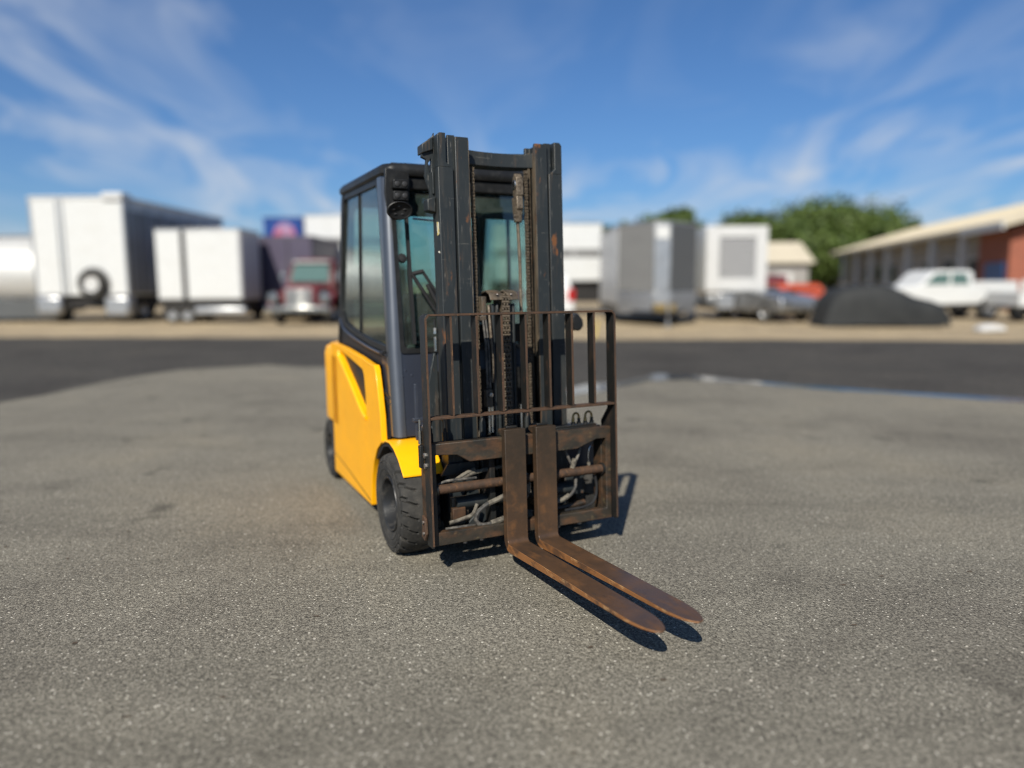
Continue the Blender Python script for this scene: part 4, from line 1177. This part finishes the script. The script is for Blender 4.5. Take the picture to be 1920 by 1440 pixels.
# --- white box truck behind the red truck and the cab
def box_truck(name, label, px0, px1, ptop, pbot, Y0, depth, cab_right=True):
    x0, x1 = gx(px0, Y0), gx(px1, Y0)
    W = x1 - x0
    zt, zb = gz(ptop, Y0, px0), gz(pbot, Y0, px0)
    t = thing(name, label, 'truck', (x0, Y0, 0))
    bxp('cargo_box', t, 'white_panel', 0, W, 0, depth, zb, zt, 0.05)
    bxp('roof_rail', t, 'aluminium', -0.02, W + 0.02, -0.02, depth, zt, zt + 0.06, 0.01)
    bxp('stripe', t, 'grey_panel', 0.02, W - 0.02, -0.008, 0.0, zb + (zt - zb) * 0.42, zb + (zt - zb) * 0.56, 0.0)
    for k in range(5):
        bxp('side_post', t, 'white_trim', 0.01 + k * (W - 0.08) / 4, 0.06 + k * (W - 0.08) / 4, -0.02, -0.009, zb, zt, 0.0)
    bxp('chassis_rail', t, 'chassis_black', 0.1, W + 0.4, 0.3, depth - 0.3, 0.55, zb)
    cx = W + 0.1 if cab_right else -2.0
    prof = [(cx, 0.6), (cx + 1.9, 0.6), (cx + 1.9, 1.35), (cx + 1.35, 1.5), (cx + 1.0, 2.35), (cx, 2.4)]
    if not cab_right:
        prof = [(-0.1 - (a - cx), b) for a, b in prof]
    c = MB().panel(prof, 'y', 0.1, depth - 0.1).build('truck_cab', 'white_panel', t, 0.06)
    q = [(a * 0.8 + 0.2 * (cx + 0.5 if cab_right else -0.6), b) for a, b in [(p, z) for p, z in prof[3:]]]
    MB().panel([(prof[3][0], 1.55), (prof[4][0], 2.25), (prof[5][0] + (0.35 if cab_right else -0.35), 2.25), (prof[5][0] + (0.35 if cab_right else -0.35), 1.55)], 'y', 0.085, 0.1).build('window', 'dark_glass', c)
    for x in (W * 0.25, prof[3][0]):
        road_wheel(t, x, 0.25, 0.45, 0.28, 'y')
        road_wheel(t, x, depth - 0.25, 0.45, 0.28, 'y')
    return t


box_truck('box_truck', 'white box truck standing behind the red truck', 578, 740, 409, 500, 34.0, 2.5, False)
box_truck('box_truck', 'white box truck with a grey stripe behind the forklift mast', 925, 1128, 424, 528, 33.0, 2.5, False)

# --- red truck facing the camera
Y0 = 25.5
xc = gx(562, Y0)
t = thing('red_truck', 'old red truck facing the camera with a pale chrome grille', 'truck', (xc, Y0, 0))
hoodz = 1.38
hd_ = []
for y, hw, zt in ((0.0, 0.48, 1.18), (0.12, 0.62, 1.32), (0.7, 0.68, 1.42), (1.5, 0.74, 1.46)):
    hd_.append([(-hw, y, 0.72), (hw, y, 0.72), (hw, y, zt - 0.14), (hw * 0.8, y, zt - 0.02), (0, y, zt + 0.03), (-hw * 0.8, y, zt - 0.02), (-hw, y, zt - 0.14)])
MB().loft(hd_).build('hood', 'red_paint', t)
cab_r = []
for y, hw, zt in ((1.45, 0.84, 1.42), (1.75, 0.80, 1.95), (1.95, 0.74, 2.22), (2.3, 0.74, 2.36), (3.0, 0.76, 2.34), (3.15, 0.80, 1.4)):
    cab_r.append([(-0.86, y, 0.62), (0.86, y, 0.62), (0.86, y, 1.35), (hw, y, zt - 0.06), (hw * 0.7, y, zt), (-hw * 0.7, y, zt), (-hw, y, zt - 0.06), (-0.86, y, 1.35)])
MB().loft(cab_r).build('truck_cab', 'red_paint', t)
ws_ = MB().add([(-0.72, 1.42, 1.50), (0.72, 1.42, 1.50), (0.66, 1.82, 2.14), (-0.66, 1.82, 2.14), (-0.72, 1.45, 1.48), (0.72, 1.45, 1.48), (0.66, 1.85, 2.12), (-0.66, 1.85, 2.12)], [(0, 1, 2, 3), (7, 6, 5, 4), (0, 4, 5, 1), (1, 5, 6, 2), (2, 6, 7, 3), (3, 7, 4, 0)])
ws_.build('windscreen', 'green_glass', t)
bxp('roof_visor', t, 'white_trim', -0.66, 0.66, 1.72, 2.0, 2.20, 2.27, 0.02)
for sgn in (-1, 1):
    fr = []
    for k in range(9):
        a = R(180 * k / 8)
        fr.append((0.75 - 0.62 * math.cos(a), 0.55 + 0.58 * math.sin(a)))
    fi = [(0.75 + (y - 0.75) * 0.86, 0.55 + (z - 0.55) * 0.86) for y, z in reversed(fr)]
    MB().panel(fr + fi, 'x', *sorted((sgn * 0.70, sgn * 1.16))).build('fender', 'red_paint', t, 0.05)
    MB().panel([(0.16, 0.6), (0.30, 0.9), (0.75, 1.1), (1.3, 0.7), (1.3, 0.6)], 'x', *sorted((sgn * 0.66, sgn * 0.72))).build('inner_fender', 'red_paint', t)
    hl_ = MB().lathe([(0.17, 0.25), (0.18, 0.02), (0.16, -0.02), (0.01, -0.05)], (sgn * 0.90, -0.02, 0.95), 'y', 24).build('headlight', 'lamp_lens', t)
    MB().lathe([(0.175, -0.03), (0.20, -0.03), (0.20, 0.02), (0.175, 0.02)], (sgn * 0.90, -0.02, 0.95), 'y', 24, True).build('headlight_ring', 'chrome', hl_)
    road_wheel(t, sgn * 0.92, 0.75, 0.46, 0.28, 'x')
    road_wheel(t, sgn * 0.92, 3.9, 0.46, 0.28, 'x')
    bxp('mirror', t, 'chrome', *sorted((sgn * 0.98, sgn * 1.12)), 1.6, 1.68, 1.55, 1.85, 0.01)
gr = bxp('grille', t, 'louvre_grey', -0.46, 0.46, -0.08, 0.0, 0.62, 1.26, 0.06)
for k in range(6):
    bxp('grille_bar', gr, 'chrome', -0.40, 0.40, -0.11, -0.08, 0.68 + 0.095 * k, 0.73 + 0.095 * k, 0.008)
bxp('bumper', t, 'chrome', -1.12, 1.12, -0.32, -0.18, 0.45, 0.66, 0.04)
bxp('truck_bed', t, 'red_paint', -0.95, 0.95, 3.2, 5.2, 0.65, 1.35, 0.04)

# --- white sport utility vehicle showing its tail lamp past the mast
Y0 = 25.0
xr = gx(1079, Y0)
t = thing('white_suv', 'white car seen from behind with a red tail lamp next to the mast', 'car', (xr - 1.0, Y0, 0))
sv = []
for y, hw, z0, zt in ((0.0, 0.93, 0.45, 1.05), (0.05, 0.97, 0.42, 1.15), (0.35, 0.97, 0.40, 1.74), (1.0, 0.97, 0.40, 1.84), (2.6, 0.96, 0.40, 1.80), (3.3, 0.95, 0.40, 1.15), (4.5, 0.9, 0.42, 1.0), (4.65, 0.8, 0.5, 0.8)):
    top = max(zt, 1.0)
    sv.append([(-hw, y, z0), (hw, y, z0), (hw, y, min(1.02, zt)), (hw * (0.78 if zt > 1.3 else 0.93), y, zt - 0.05), (hw * 0.6, y, zt), (-hw * 0.6, y, zt), (-hw * (0.78 if zt > 1.3 else 0.93), y, zt - 0.05), (-hw, y, min(1.02, zt))])
MB().loft(sv).build('body', 'white_panel', t, 0.02)
MB().add([(-0.62, 0.10, 1.18), (0.62, 0.10, 1.18), (0.55, 0.31, 1.62), (-0.55, 0.31, 1.62), (-0.62, 0.14, 1.16), (0.62, 0.14, 1.16), (0.55, 0.35, 1.60), (-0.55, 0.35, 1.60)], [(0, 1, 2, 3), (7, 6, 5, 4), (0, 4, 5, 1), (1, 5, 6, 2), (2, 6, 7, 3), (3, 7, 4, 0)]).build('rear_window', 'dark_glass', t)
for sgn in (-1, 1):
    bxp('tail_lamp', t, 'red_lens', *sorted((sgn * 0.74, sgn * 0.99)), -0.03, 0.12, 0.80, 1.22, 0.02)
    for y in (0.85, 3.6):
        road_wheel(t, sgn * 0.84, y, 0.36, 0.24, 'x')
bxp('bumper', t, 'white_trim', -0.95, 0.95, -0.10, 0.05, 0.42, 0.68, 0.04)

# --- grey V-nosed cargo trailer
Y0 = 24.6
xn = gx(1240, Y0)
zt, zb = gz(420, Y0, 1240), 0.36
t = thing('vnose_trailer', 'grey enclosed trailer with a pointed silver nose and a tongue jack', 'trailer', (xn, Y0, 0))
pl_out = [(-0.27, 0.0), (0.27, 0.0), (1.42, 1.15), (1.42, 6.4), (-1.30, 6.4), (-1.30, 1.15)]
body = MB().panel(pl_out, 'z', zb, zt - 0.05).build('body', 'grey_panel', t, 0.02)
MB().panel([(x * 1.02, y - 0.02) for x, y in pl_out], 'z', zt - 0.05, zt + 0.03).build('roof_cap', 'aluminium', t, 0.02)


def face(name, a, b, z0, z1, d, mat, par):
    ax_, ay = a
    bx_, by = b
    L = math.hypot(bx_ - ax_, by - ay)
    nx, ny = (by - ay) / L * d, -(bx_ - ax_) / L * d
    return MB().add([(ax_, ay, z0), (bx_, by, z0), (bx_ + nx, by + ny, z0), (ax_ + nx, ay + ny, z0), (ax_, ay, z1), (bx_, by, z1), (bx_ + nx, by + ny, z1), (ax_ + nx, ay + ny, z1)],
                    [(0, 3, 2, 1), (4, 5, 6, 7), (0, 1, 5, 4), (1, 2, 6, 5), (2, 3, 7, 6), (3, 0, 4, 7)]).build(name, mat, par, 0.01)


zs = gz(546, Y0, 1240)
face('nose_strip', (-0.27, 0.0), (0.27, 0.0), zs, zt - 0.06, 0.035, 'aluminium', t)
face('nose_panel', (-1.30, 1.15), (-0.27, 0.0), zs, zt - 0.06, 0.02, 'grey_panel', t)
face('nose_panel', (0.27, 0.0), (1.42, 1.15), zs, zt - 0.06, 0.02, 'grey_panel_dark', t)  # darker grey than its twin: shade of the turned-away half put into the colour
face('stone_guard', (-1.30, 1.15), (-0.27, 0.0), zb, zs - 0.01, 0.04, 'aluminium', t)
face('stone_guard', (-0.27, 0.0), (0.27, 0.0), zb, zs - 0.01, 0.05, 'aluminium', t)
face('stone_guard', (0.27, 0.0), (1.42, 1.15), zb, zs - 0.01, 0.04, 'aluminium', t)
face('side_panel', (-1.30, 6.3), (-1.30, 1.2), zb + 0.3, zt - 0.1, 0.02, 'white_trim', t)  # pale sheet on the grey body: sunlight on this side put into the colour
bxp('nose_badge', t, 'white_panel', -0.22, 0.22, -0.06, -0.036, zt - 0.55, zt - 0.12, 0.01)
for sgn in (-1, 1):
    MB().tube([(sgn * 0.9, 0.5, 0.42), (0, -1.3, 0.42)], 0.05, 8).build('tongue_rail', 'chassis_black', t)
    for y in (3.6, 4.5):
        road_wheel(t, sgn * 1.2, y, 0.36, 0.24, 'x')
MB().cyl((0, -1.15, 0.06), (0, -1.15, 0.95), 0.045, 10).build('tongue_jack', 'aluminium', t)
MB().cyl((0, -1.15, 0.0), (0, -1.15, 0.05), 0.15, 12).build('jack_foot', 'aluminium', t)
MB().cyl((0, -1.35, 0.42), (0, -1.6, 0.42), 0.06, 8).build('coupler', 'chassis_black', t)
bxp('tongue_box', t, 'brass', -0.35, 0.35, -0.75, -0.25, 0.47, 0.72)

# --- white louvred unit on a flat trailer
Y0 = 27.6
x0, x1 = gx(1321, Y0), gx(1436, Y0)
W = x1 - x0
zt, zb = gz(427, Y0, 1380), gz(546, Y0, 1380)
t = thing('louvred_trailer', 'flat trailer carrying a white box with a grey louvred front', 'trailer', (x0, Y0, 0))
bxp('louvre_back', t, 'grey_panel_dark', 0.2 * W, 0.82 * W, -0.006, 0.0, zb + 0.45, zt - 0.4, 0)
ub = bxp('unit_box', t, 'white_panel', 0, W, 0, 3.2, zb, zt, 0.04)
fx0, fx1 = 0.22 * W, 0.80 * W
for a, b, c, d in ((0.02, fx0, zb + 0.02, zt - 0.02), (fx1, W - 0.02, zb + 0.02, zt - 0.02), (fx0, fx1, zt - 0.42, zt - 0.02), (fx0, fx1, zb + 0.02, zb + 0.5)):
    bxp('front_panel', ub, 'white_trim', a + 0.004, b - 0.004, -0.04, -0.001, c, d, 0.01)
nsl = 12
for k in range(nsl):
    z = zb + 0.53 + k * (zt - zb - 0.98) / nsl
    MB().add([(fx0 + 0.02, -0.05, z), (fx1 - 0.02, -0.05, z), (fx1 - 0.02, -0.008, z + 0.06), (fx0 + 0.02, -0.008, z + 0.06), (fx0 + 0.02, -0.05, z + 0.015), (fx1 - 0.02, -0.05, z + 0.015), (fx1 - 0.02, -0.008, z + 0.075), (fx0 + 0.02, -0.008, z + 0.075)],
             [(0, 3, 2, 1), (4, 5, 6, 7), (0, 1, 5, 4), (1, 2, 6, 5), (2, 3, 7, 6), (3, 0, 4, 7)]).build('slat', 'louvre_grey', ub)
wd = gx(1500, Y0) - x0
bxp('deck', t, 'aluminium', 0.1, wd, -0.1, 3.3, 0.62, zb - 0.12, 0.03)
bxp('chassis_rail', t, 'chassis_black', 0.3, wd - 0.2, 0.2, 3.0, 0.42, 0.62)
bxp('toolbox', t, 'aluminium', 0.35, 1.0, -0.45, -0.1, 0.42, 1.0, 0.04)
for x in (1.7, 2.5):
    for y in (0.05, 3.1):
        road_wheel(t, x, y, 0.38, 0.26, 'y', 'white_trim')
bxp('fender', t, 'aluminium', 1.2, 3.0, -0.15, 0.25, 0.80, 0.85, 0.02)

# --- red sport utility vehicle and a white pickup nose further right
def small_car(name, label, loc, rz, paint, H_=1.7, L=4.4, cat='car'):
    t = thing(name, label, cat, loc, rz)
    pr = [(0.0, 0.55), (0.05, 0.85), (1.0, 0.98), (1.55, H_ - 0.08), (1.9, H_), (3.4, H_), (3.9, H_ - 0.1), (L - 0.05, 1.0), (L, 0.5), (L - 0.1, 0.38), (0.1, 0.38)]
    pr = [(a * L / 4.4, b) for a, b in pr]
    MB().panel(pr, 'y', -0.9, 0.9).build('body', paint, t, 0.09, seg=3)
    for sgn in (-1, 1):
        MB().panel([(1.25 * L / 4.4, 1.02), (1.68 * L / 4.4, H_ - 0.14), (2.5 * L / 4.4, H_ - 0.10), (2.5 * L / 4.4, 1.02)], 'y', *sorted((sgn * 0.895, sgn * 0.91))).build('window', 'dark_glass', t)
        MB().panel([(2.6 * L / 4.4, 1.02), (2.6 * L / 4.4, H_ - 0.10), (3.5 * L / 4.4, H_ - 0.12), (3.9 * L / 4.4, 1.05)], 'y', *sorted((sgn * 0.895, sgn * 0.91))).build('window', 'dark_glass', t)
        for x in (0.85, L - 0.9):
            road_wheel(t, x, sgn * 0.80, 0.35, 0.23, 'y')
        bxp('headlight', t, 'lamp_lens', 0.0, 0.10, *sorted((sgn * 0.5, sgn * 0.82)), 0.66, 0.82, 0.02)
    MB().add([(1.06 * L / 4.4, -0.7, 1.04), (1.06 * L / 4.4, 0.7, 1.04), (1.50 * L / 4.4, 0.66, H_ - 0.14), (1.50 * L / 4.4, -0.66, H_ - 0.14), (1.09 * L / 4.4, -0.7, 1.0), (1.09 * L / 4.4, 0.7, 1.0), (1.55 * L / 4.4, 0.66, H_ - 0.18), (1.55 * L / 4.4, -0.66, H_ - 0.18)], [(0, 1, 2, 3), (7, 6, 5, 4), (0, 4, 5, 1), (1, 5, 6, 2), (2, 6, 7, 3), (3, 7, 4, 0)]).build('windscreen', 'dark_glass', t)
    return t


small_car('red_car', 'dark red car parked behind the flat trailer', (gx(1450, 32), 33.0, 0), R(70), 'red_paint', 1.75)
small_car('orange_car', 'small orange red car beside the covered car', (gx(1515, 30), 29.6, 0), R(88), 'orange_paint', 1.35, 4.0)
small_car('silver_car', 'silver car nosing out in front of the louvred box', (gx(1500, 25.6), 25.4, 0), R(112), 'aluminium', 1.12, 4.0)

# --- car under a dark cover
Y0 = 23.2
x0, x1 = gx(1552, Y0), gx(1772, Y0)
L = x1 - x0
t = thing('covered_car', 'car hidden under a loose dark grey cover', 'car', (x0, Y0 + 0.5, 0), R(-3))
rings = []
prof_z = [(-0.035, 0.04), (-0.02, 0.3), (0.0, 0.62), (0.03, 0.92), (0.10, 1.16), (0.25, 1.30), (0.42, 1.33), (0.52, 1.27), (0.62, 1.08), (0.70, 0.93), (0.85, 0.82), (0.95, 0.68), (0.99, 0.45), (1.0, 0.25), (1.012, 0.04)]
for f_, z in prof_z:
    hw = 0.93 * (0.78 + 0.22 * math.sin(math.pi * min(1, max(0, f_ * 0.96 + 0.02))))
    ring_ = []
    for k in range(25):
        a = k / 24
        s = -1 + 2 * a
        yy = hw * math.copysign(min(1.0, abs(s) * 1.25), s)
        zz2 = z * (1 - max(0, (abs(s) - 0.55) / 0.45) ** 2.2 * 0.96)
        fold = 0.09 * math.sin(13 * s + 31 * f_) * math.sin(23 * f_ + 4 * s) * max(0.25, abs(s) - 0.2)
        ring_.append((f_ * L + fold * 0.6, yy + fold, max(0.03, zz2 + fold * 0.35)))
    rings.append(ring_)
MB().loft(rings, closed_ring=False, caps=False).build('cover', 'covered_cloth', t, angle=80)
bxp('car_body', t, 'chassis_black', 0.25, L - 0.25, -0.72, 0.72, 0.30, 0.42)
for x in (0.8, L - 0.75):
    for y in (-0.68, 0.68):
        road_wheel(t, x, y, 0.32, 0.2, 'y')

# --- white pickup side on
Y0 = 27.5
x0, x1 = gx(1660, Y0), gx(1908, Y0)
L = x1 - x0
t = thing('white_pickup', 'white pickup parked side on in front of the brick building', 'truck', (x0, Y0, 0))
pr = [(0.0, 0.62), (0.02, 1.02), (0.25, 1.18), (1.25, 1.26), (1.75, 1.78), (2.0, 1.84), (3.05, 1.84), (3.25, 1.76), (3.32, 1.30), (L, 1.28), (L, 0.58), (0.1, 0.5)]
MB().panel(pr, 'y', 0, 1.85).build('body', 'white_panel', t, 0.06, seg=3)
MB().panel([(1.45, 1.30), (1.82, 1.70), (2.35, 1.74), (2.35, 1.30)], 'y', -0.012, 0.002).build('window', 'green_glass', t)
MB().panel([(2.45, 1.30), (2.45, 1.74), (3.0, 1.73), (3.12, 1.30)], 'y', -0.012, 0.002).build('window', 'green_glass', t)
bxp('tool_rack', t, 'white_trim', 3.4, L - 0.05, 0.0, 1.8, 1.28, 1.42, 0.02)
bxp('sill', t, 'chassis_black', 0.3, L - 0.2, 0.05, 1.8, 0.38, 0.52)
for x in (0.95, L - 1.1):
    for y in (0.08, 1.77):
        road_wheel(t, x, y, 0.40, 0.26, 'y')
bxp('bumper', t, 'chrome', -0.12, 0.05, 0.05, 1.8, 0.50, 0.70, 0.03)

Y0 = 26.0
x0 = gx(1868, Y0)
t = thing('utility_trailer', 'low white utility trailer at the right edge beyond the pickup', 'trailer', (x0, Y0 - 1.2, 0))
bxp('bed', t, 'white_panel', 0, 3.4, 0, 1.8, 0.55, 1.05, 0.03)
bxp('side_rail', t, 'white_trim', 0, 3.4, -0.03, 0.0, 1.05, 1.45, 0.01)
bxp('fender', t, 'white_trim', 0.9, 2.4, -0.25, 0.0, 0.72, 0.80, 0.02)
bxp('tongue', t, 'chassis_black', -0.9, 0.0, 0.8, 0.95, 0.48, 0.58)
for x in (1.3, 2.0):
    road_wheel(t, x, -0.12, 0.32, 0.2, 'y')
    road_wheel(t, x, 1.92, 0.32, 0.2, 'y')

# --- little things by the verge
tag(MB().cyl((0, 0, 0), (0.06, 0, 0.42), 0.025, 8).build('marker_stake', 'yellow_stake', None), 'short leaning yellow stake on the sandy verge', 'stake').location = (gx(1117, 18.9), 18.9, 0)
tag(MB().panel([(-0.35, 0), (0.4, 0.02), (0.35, 0.16), (0.05, 0.22), (-0.3, 0.14)], 'y', 0, 0.45).build('pale_rock', 'white_trim', None, 0.05), 'pale lump of stone on the verge in front of the pickup', 'rock').location = (gx(1868, 20.5), 20.5, -0.012)

# --- long building on the right
A = Vector((25.2, 35.5, 0))
Bp = Vector((34.0, 74.0, 0))
ang = math.atan2(Bp.y - A.y, Bp.x - A.x)
LB = (Bp - A).length
t = thing('long_building', 'long low building with a beige metal roof and grey wall on the right', 'building', A, ang)
# local x runs along the wall away from the camera, local y to the left (towards the yard)
EZ = 4.35
bxp('wall', t, 'siding_grey', 4.0, LB, -12, 0, 0, EZ)
roof = MB().add([(-0.8, 1.6, EZ - 0.35), (LB + 0.8, 1.6, EZ - 0.35), (LB + 0.8, -6, EZ + 2.0), (-0.8, -6, EZ + 2.0), (-0.8, -13, EZ - 0.1), (LB + 0.8, -13, EZ - 0.1),
                 (-0.8, 1.6, EZ - 0.1), (LB + 0.8, 1.6, EZ - 0.1), (LB + 0.8, -6, EZ + 2.25), (-0.8, -6, EZ + 2.25), (-0.8, -13, EZ + 0.15), (LB + 0.8, -13, EZ + 0.15)],
                [(0, 1, 2, 3), (3, 2, 5, 4), (6, 9, 8, 7), (9, 10, 11, 8), (0, 6, 7, 1), (1, 7, 8, 2), (2, 8, 11, 5), (4, 10, 9, 3), (3, 9, 6, 0), (5, 11, 10, 4)]).build('roof', 'roof_beige', t)
for k in range(36):
    x = -0.5 + k * (LB + 1) / 35
    MB().add([(x, 1.62, EZ - 0.085), (x + 0.08, 1.62, EZ - 0.085), (x + 0.08, -6, EZ + 2.265), (x, -6, EZ + 2.265), (x, 1.62, EZ - 0.045), (x + 0.08, 1.62, EZ - 0.045), (x + 0.08, -6, EZ + 2.305), (x, -6, EZ + 2.305)],
             [(0, 3, 2, 1), (4, 5, 6, 7), (0, 1, 5, 4), (1, 2, 6, 5), (2, 3, 7, 6), (3, 0, 4, 7)]).build('roof_rib', 'roof_beige', roof)
for k in range(7):
    x = 5.0 + k * 5.0
    bxp('column', t, 'white_trim', x, x + 0.35, 1.1, 1.45, 0, EZ - 0.36)
for k in range(8):
    x = 6.0 + k * 4.1
    w_ = bxp('window', t, 'white_trim', x, x + 1.9, 0.0, 0.06, 1.3, 2.8)
    bxp('pane', w_, 'dark_glass', x + 0.1, x + 0.9, 0.06, 0.075, 1.4, 2.7, 0)
    bxp('pane', w_, 'dark_glass', x + 1.0, x + 1.8, 0.06, 0.075, 1.4, 2.7, 0)
bw = MB().panel([(0.2, 0), (4.0, 0), (4.0, EZ - 0.4), (0.2, EZ - 0.4)], 'y', -8, 0.9).build('brick_wing', 'brick_red', t)
for r_ in range(10):
    for c_ in range(7):
        z = 2.45 + r_ * 0.15
        x = 0.22 + c_ * 0.54 + (0.27 if r_ % 2 else 0)
        bxp('brick', bw, 'brick_red', x, min(x + 0.525, 3.99), 0.9, 0.915, z, z + 0.135, 0)
MB().panel([(0.9, EZ - 0.4), (-8.0, EZ - 0.4), (-6.0, EZ + 1.9)], 'x', 0.2, 0.45).build('brick_gable', 'brick_red', t)
d_ = bxp('door', t, 'door_blue', 0.6, 3.0, 0.9, 0.96, 0.0, 2.35)
bxp('door_rail', d_, 'door_blue', 0.7, 2.9, 0.96, 0.98, 1.1, 1.2, 0)
bxp('fascia', t, 'white_trim', -0.85, 4.6, 1.62, 1.72, EZ - 0.5, EZ - 0.1)

Y0 = 62.0
t = thing('shed', 'small beige roofed shed far behind the flat trailer', 'building', (gx(1432, Y0), Y0, 0))
W = gx(1517, Y0) - gx(1432, Y0)
bxp('wall', t, 'siding_grey', 0.1, W - 0.1, 0.2, 6, 0, 3.1)
MB().panel([(-0.3, 3.0), (6.6, 3.0), (3.2, 4.9)], 'x', -0.3, W + 0.3).build('roof', 'roof_beige', t)
bxp('door', t, 'white_trim', 1.2, 2.4, 0.14, 0.2, 0, 2.2)


# --- trees along the back
def tree(label, x, y, h, rad, n, seed, name='broadleaf_tree'):
    rnd = random.Random(seed)
    h -= 0.34 * rad
    t = thing(name, label, 'tree', (x, y, 0), 0, 'trees along the back of the yard')
    tr = MB()
    tr.tube([(0, 0, 0), (0.1, 0.05, h * 0.25), (-0.05, 0.1, h * 0.5), (0.1, 0, h * 0.8)], [0.45, 0.33, 0.24, 0.06], 10)
    for k in range(6):
        a = rnd.uniform(0, 6.28)
        z = h * rnd.uniform(0.3, 0.55)
        tr.tube([(0, 0, z), (math.cos(a) * rad * 0.35, math.sin(a) * rad * 0.35, z + h * 0.14), (math.cos(a) * rad * 0.7, math.sin(a) * rad * 0.7, z + h * 0.22)], [0.17, 0.1, 0.03], 7)
    tr.build('trunk', 'bark', t)
    clumps = []
    for k in range(40):
        a = rnd.uniform(0, 6.28)
        q = rnd.random() ** 0.6
        zz2 = rnd.uniform(-0.9, 1.0)
        rr = rad * q * math.sqrt(max(0.05, 1 - zz2 * zz2 * 0.85))
        clumps.append((Vector((math.cos(a) * rr, math.sin(a) * rr, h * 0.62 + zz2 * h * 0.36)), rad * rnd.uniform(0.26, 0.42)))
    for k in range(6):
        clumps.append((Vector((rnd.uniform(-0.4, 0.4) * rad, rnd.uniform(-0.3, 0.3) * rad, h * rnd.uniform(0.90, 0.99))), rad * 0.32))
    vs, fs = [], []
    for k in range(n * 2):
        c, r = rnd.choice(clumps)
        d = Vector((rnd.gauss(0, 1), rnd.gauss(0, 1), rnd.gauss(0, 0.8))).normalized()
        p = c + d * r * rnd.uniform(0.45, 1.08)
        s = rnd.uniform(0.20, 0.40)
        u_ = Vector((rnd.gauss(0, 1), rnd.gauss(0, 1), rnd.gauss(0, 1))).normalized()
        w_ = u_.cross(d + Vector((0.01, 0.3, 0.2))).normalized()
        i = len(vs)
        vs += [p - u_ * s, p + w_ * s * 0.6, p + u_ * s, p - w_ * s * 0.6]
        fs.append((i, i + 1, i + 2, i + 3))
    me = bpy.data.meshes.new('crown')
    me.from_pydata([tuple(v) for v in vs], [], fs)
    me.materials.append(MATS['leaf_green'])
    link('crown', me, t)
    return t


TREES = [('tall broad tree, highest of the trees, left of the long building', 1552, 82, 368, 8.0, 9000),
         ('tree rising just left of the tallest tree behind the louvred box', 1400, 84, 394, 5.6, 6000),
         ('tree just right of the tallest tree over the building roof end', 1640, 86, 402, 5.6, 6000),
         ('tree showing above the right half of the grey pointed trailer', 1258, 80, 391, 3.6, 5000),
         ('smaller tree showing above the left half of the grey pointed trailer', 1180, 88, 414, 3.6, 4000),
         ('small tree showing between the mast and the grey trailer', 1112, 92, 418, 3.6, 3500),
         ('low tree filling the gap behind the beige shed', 1480, 90, 410, 6.0, 5000)]
for i, (lb_, px_, Y_, py_, rad, n) in enumerate(TREES):
    tree(lb_, gx(px_, Y_), Y_, gz(py_, Y_, px_), rad, n, 40 + i)

# --- loose grit lying on the asphalt
rnd = random.Random(5)
gm = MB()
for k in range(900):
    y = 1.2 + 5.5 * rnd.random() ** 1.3
    x = rnd.uniform(-0.8, 0.8) * y
    s = rnd.uniform(0.002, 0.0055)
    a = rnd.uniform(0, 6.28)
    pts = []
    for q in range(5):
        aa = a + q * 1.2566
        rr = s * rnd.uniform(0.7, 1.4)
        pts.append((x + rr * math.cos(aa) * 1.4, y + rr * math.sin(aa)))
    n0 = len(pts)
    gm.add([(px_, py_, 0.0) for px_, py_ in pts] + [(x, y, s * rnd.uniform(0.6, 1.2))], [(q, (q + 1) % n0, n0) for q in range(n0)])
g = gm.build('grit', 'stone_chip', None)
g['kind'] = 'stuff'
g['label'] = 'loose pale grit scattered over the asphalt'

lm = MB()
for k in range(26):
    y = 1.5 + 3.2 * rnd.random()
    x = rnd.uniform(-0.75, 0.75) * y
    a = rnd.uniform(-0.5, 0.5)
    L_, W_ = rnd.uniform(0.008, 0.022), rnd.uniform(0.003, 0.007)
    ca, sa = math.cos(a), math.sin(a)
    pts = [(-L_, 0, 0.002), (-L_ * 0.3, W_, 0.004), (L_ * 0.6, W_ * 0.7, 0.005), (L_, 0, 0.002), (L_ * 0.4, -W_, 0.003), (-L_ * 0.5, -W_ * 0.8, 0.004)]
    lm.add([(x + px_ * ca - py_ * sa, y + px_ * sa + py_ * ca, z) for px_, py_, z in pts], [(0, 1, 2, 3, 4, 5)])
lt = lm.build('leaf_litter', 'bark', None)
lt['kind'] = 'stuff'
lt['label'] = 'small dark leaf scraps lying on the asphalt'
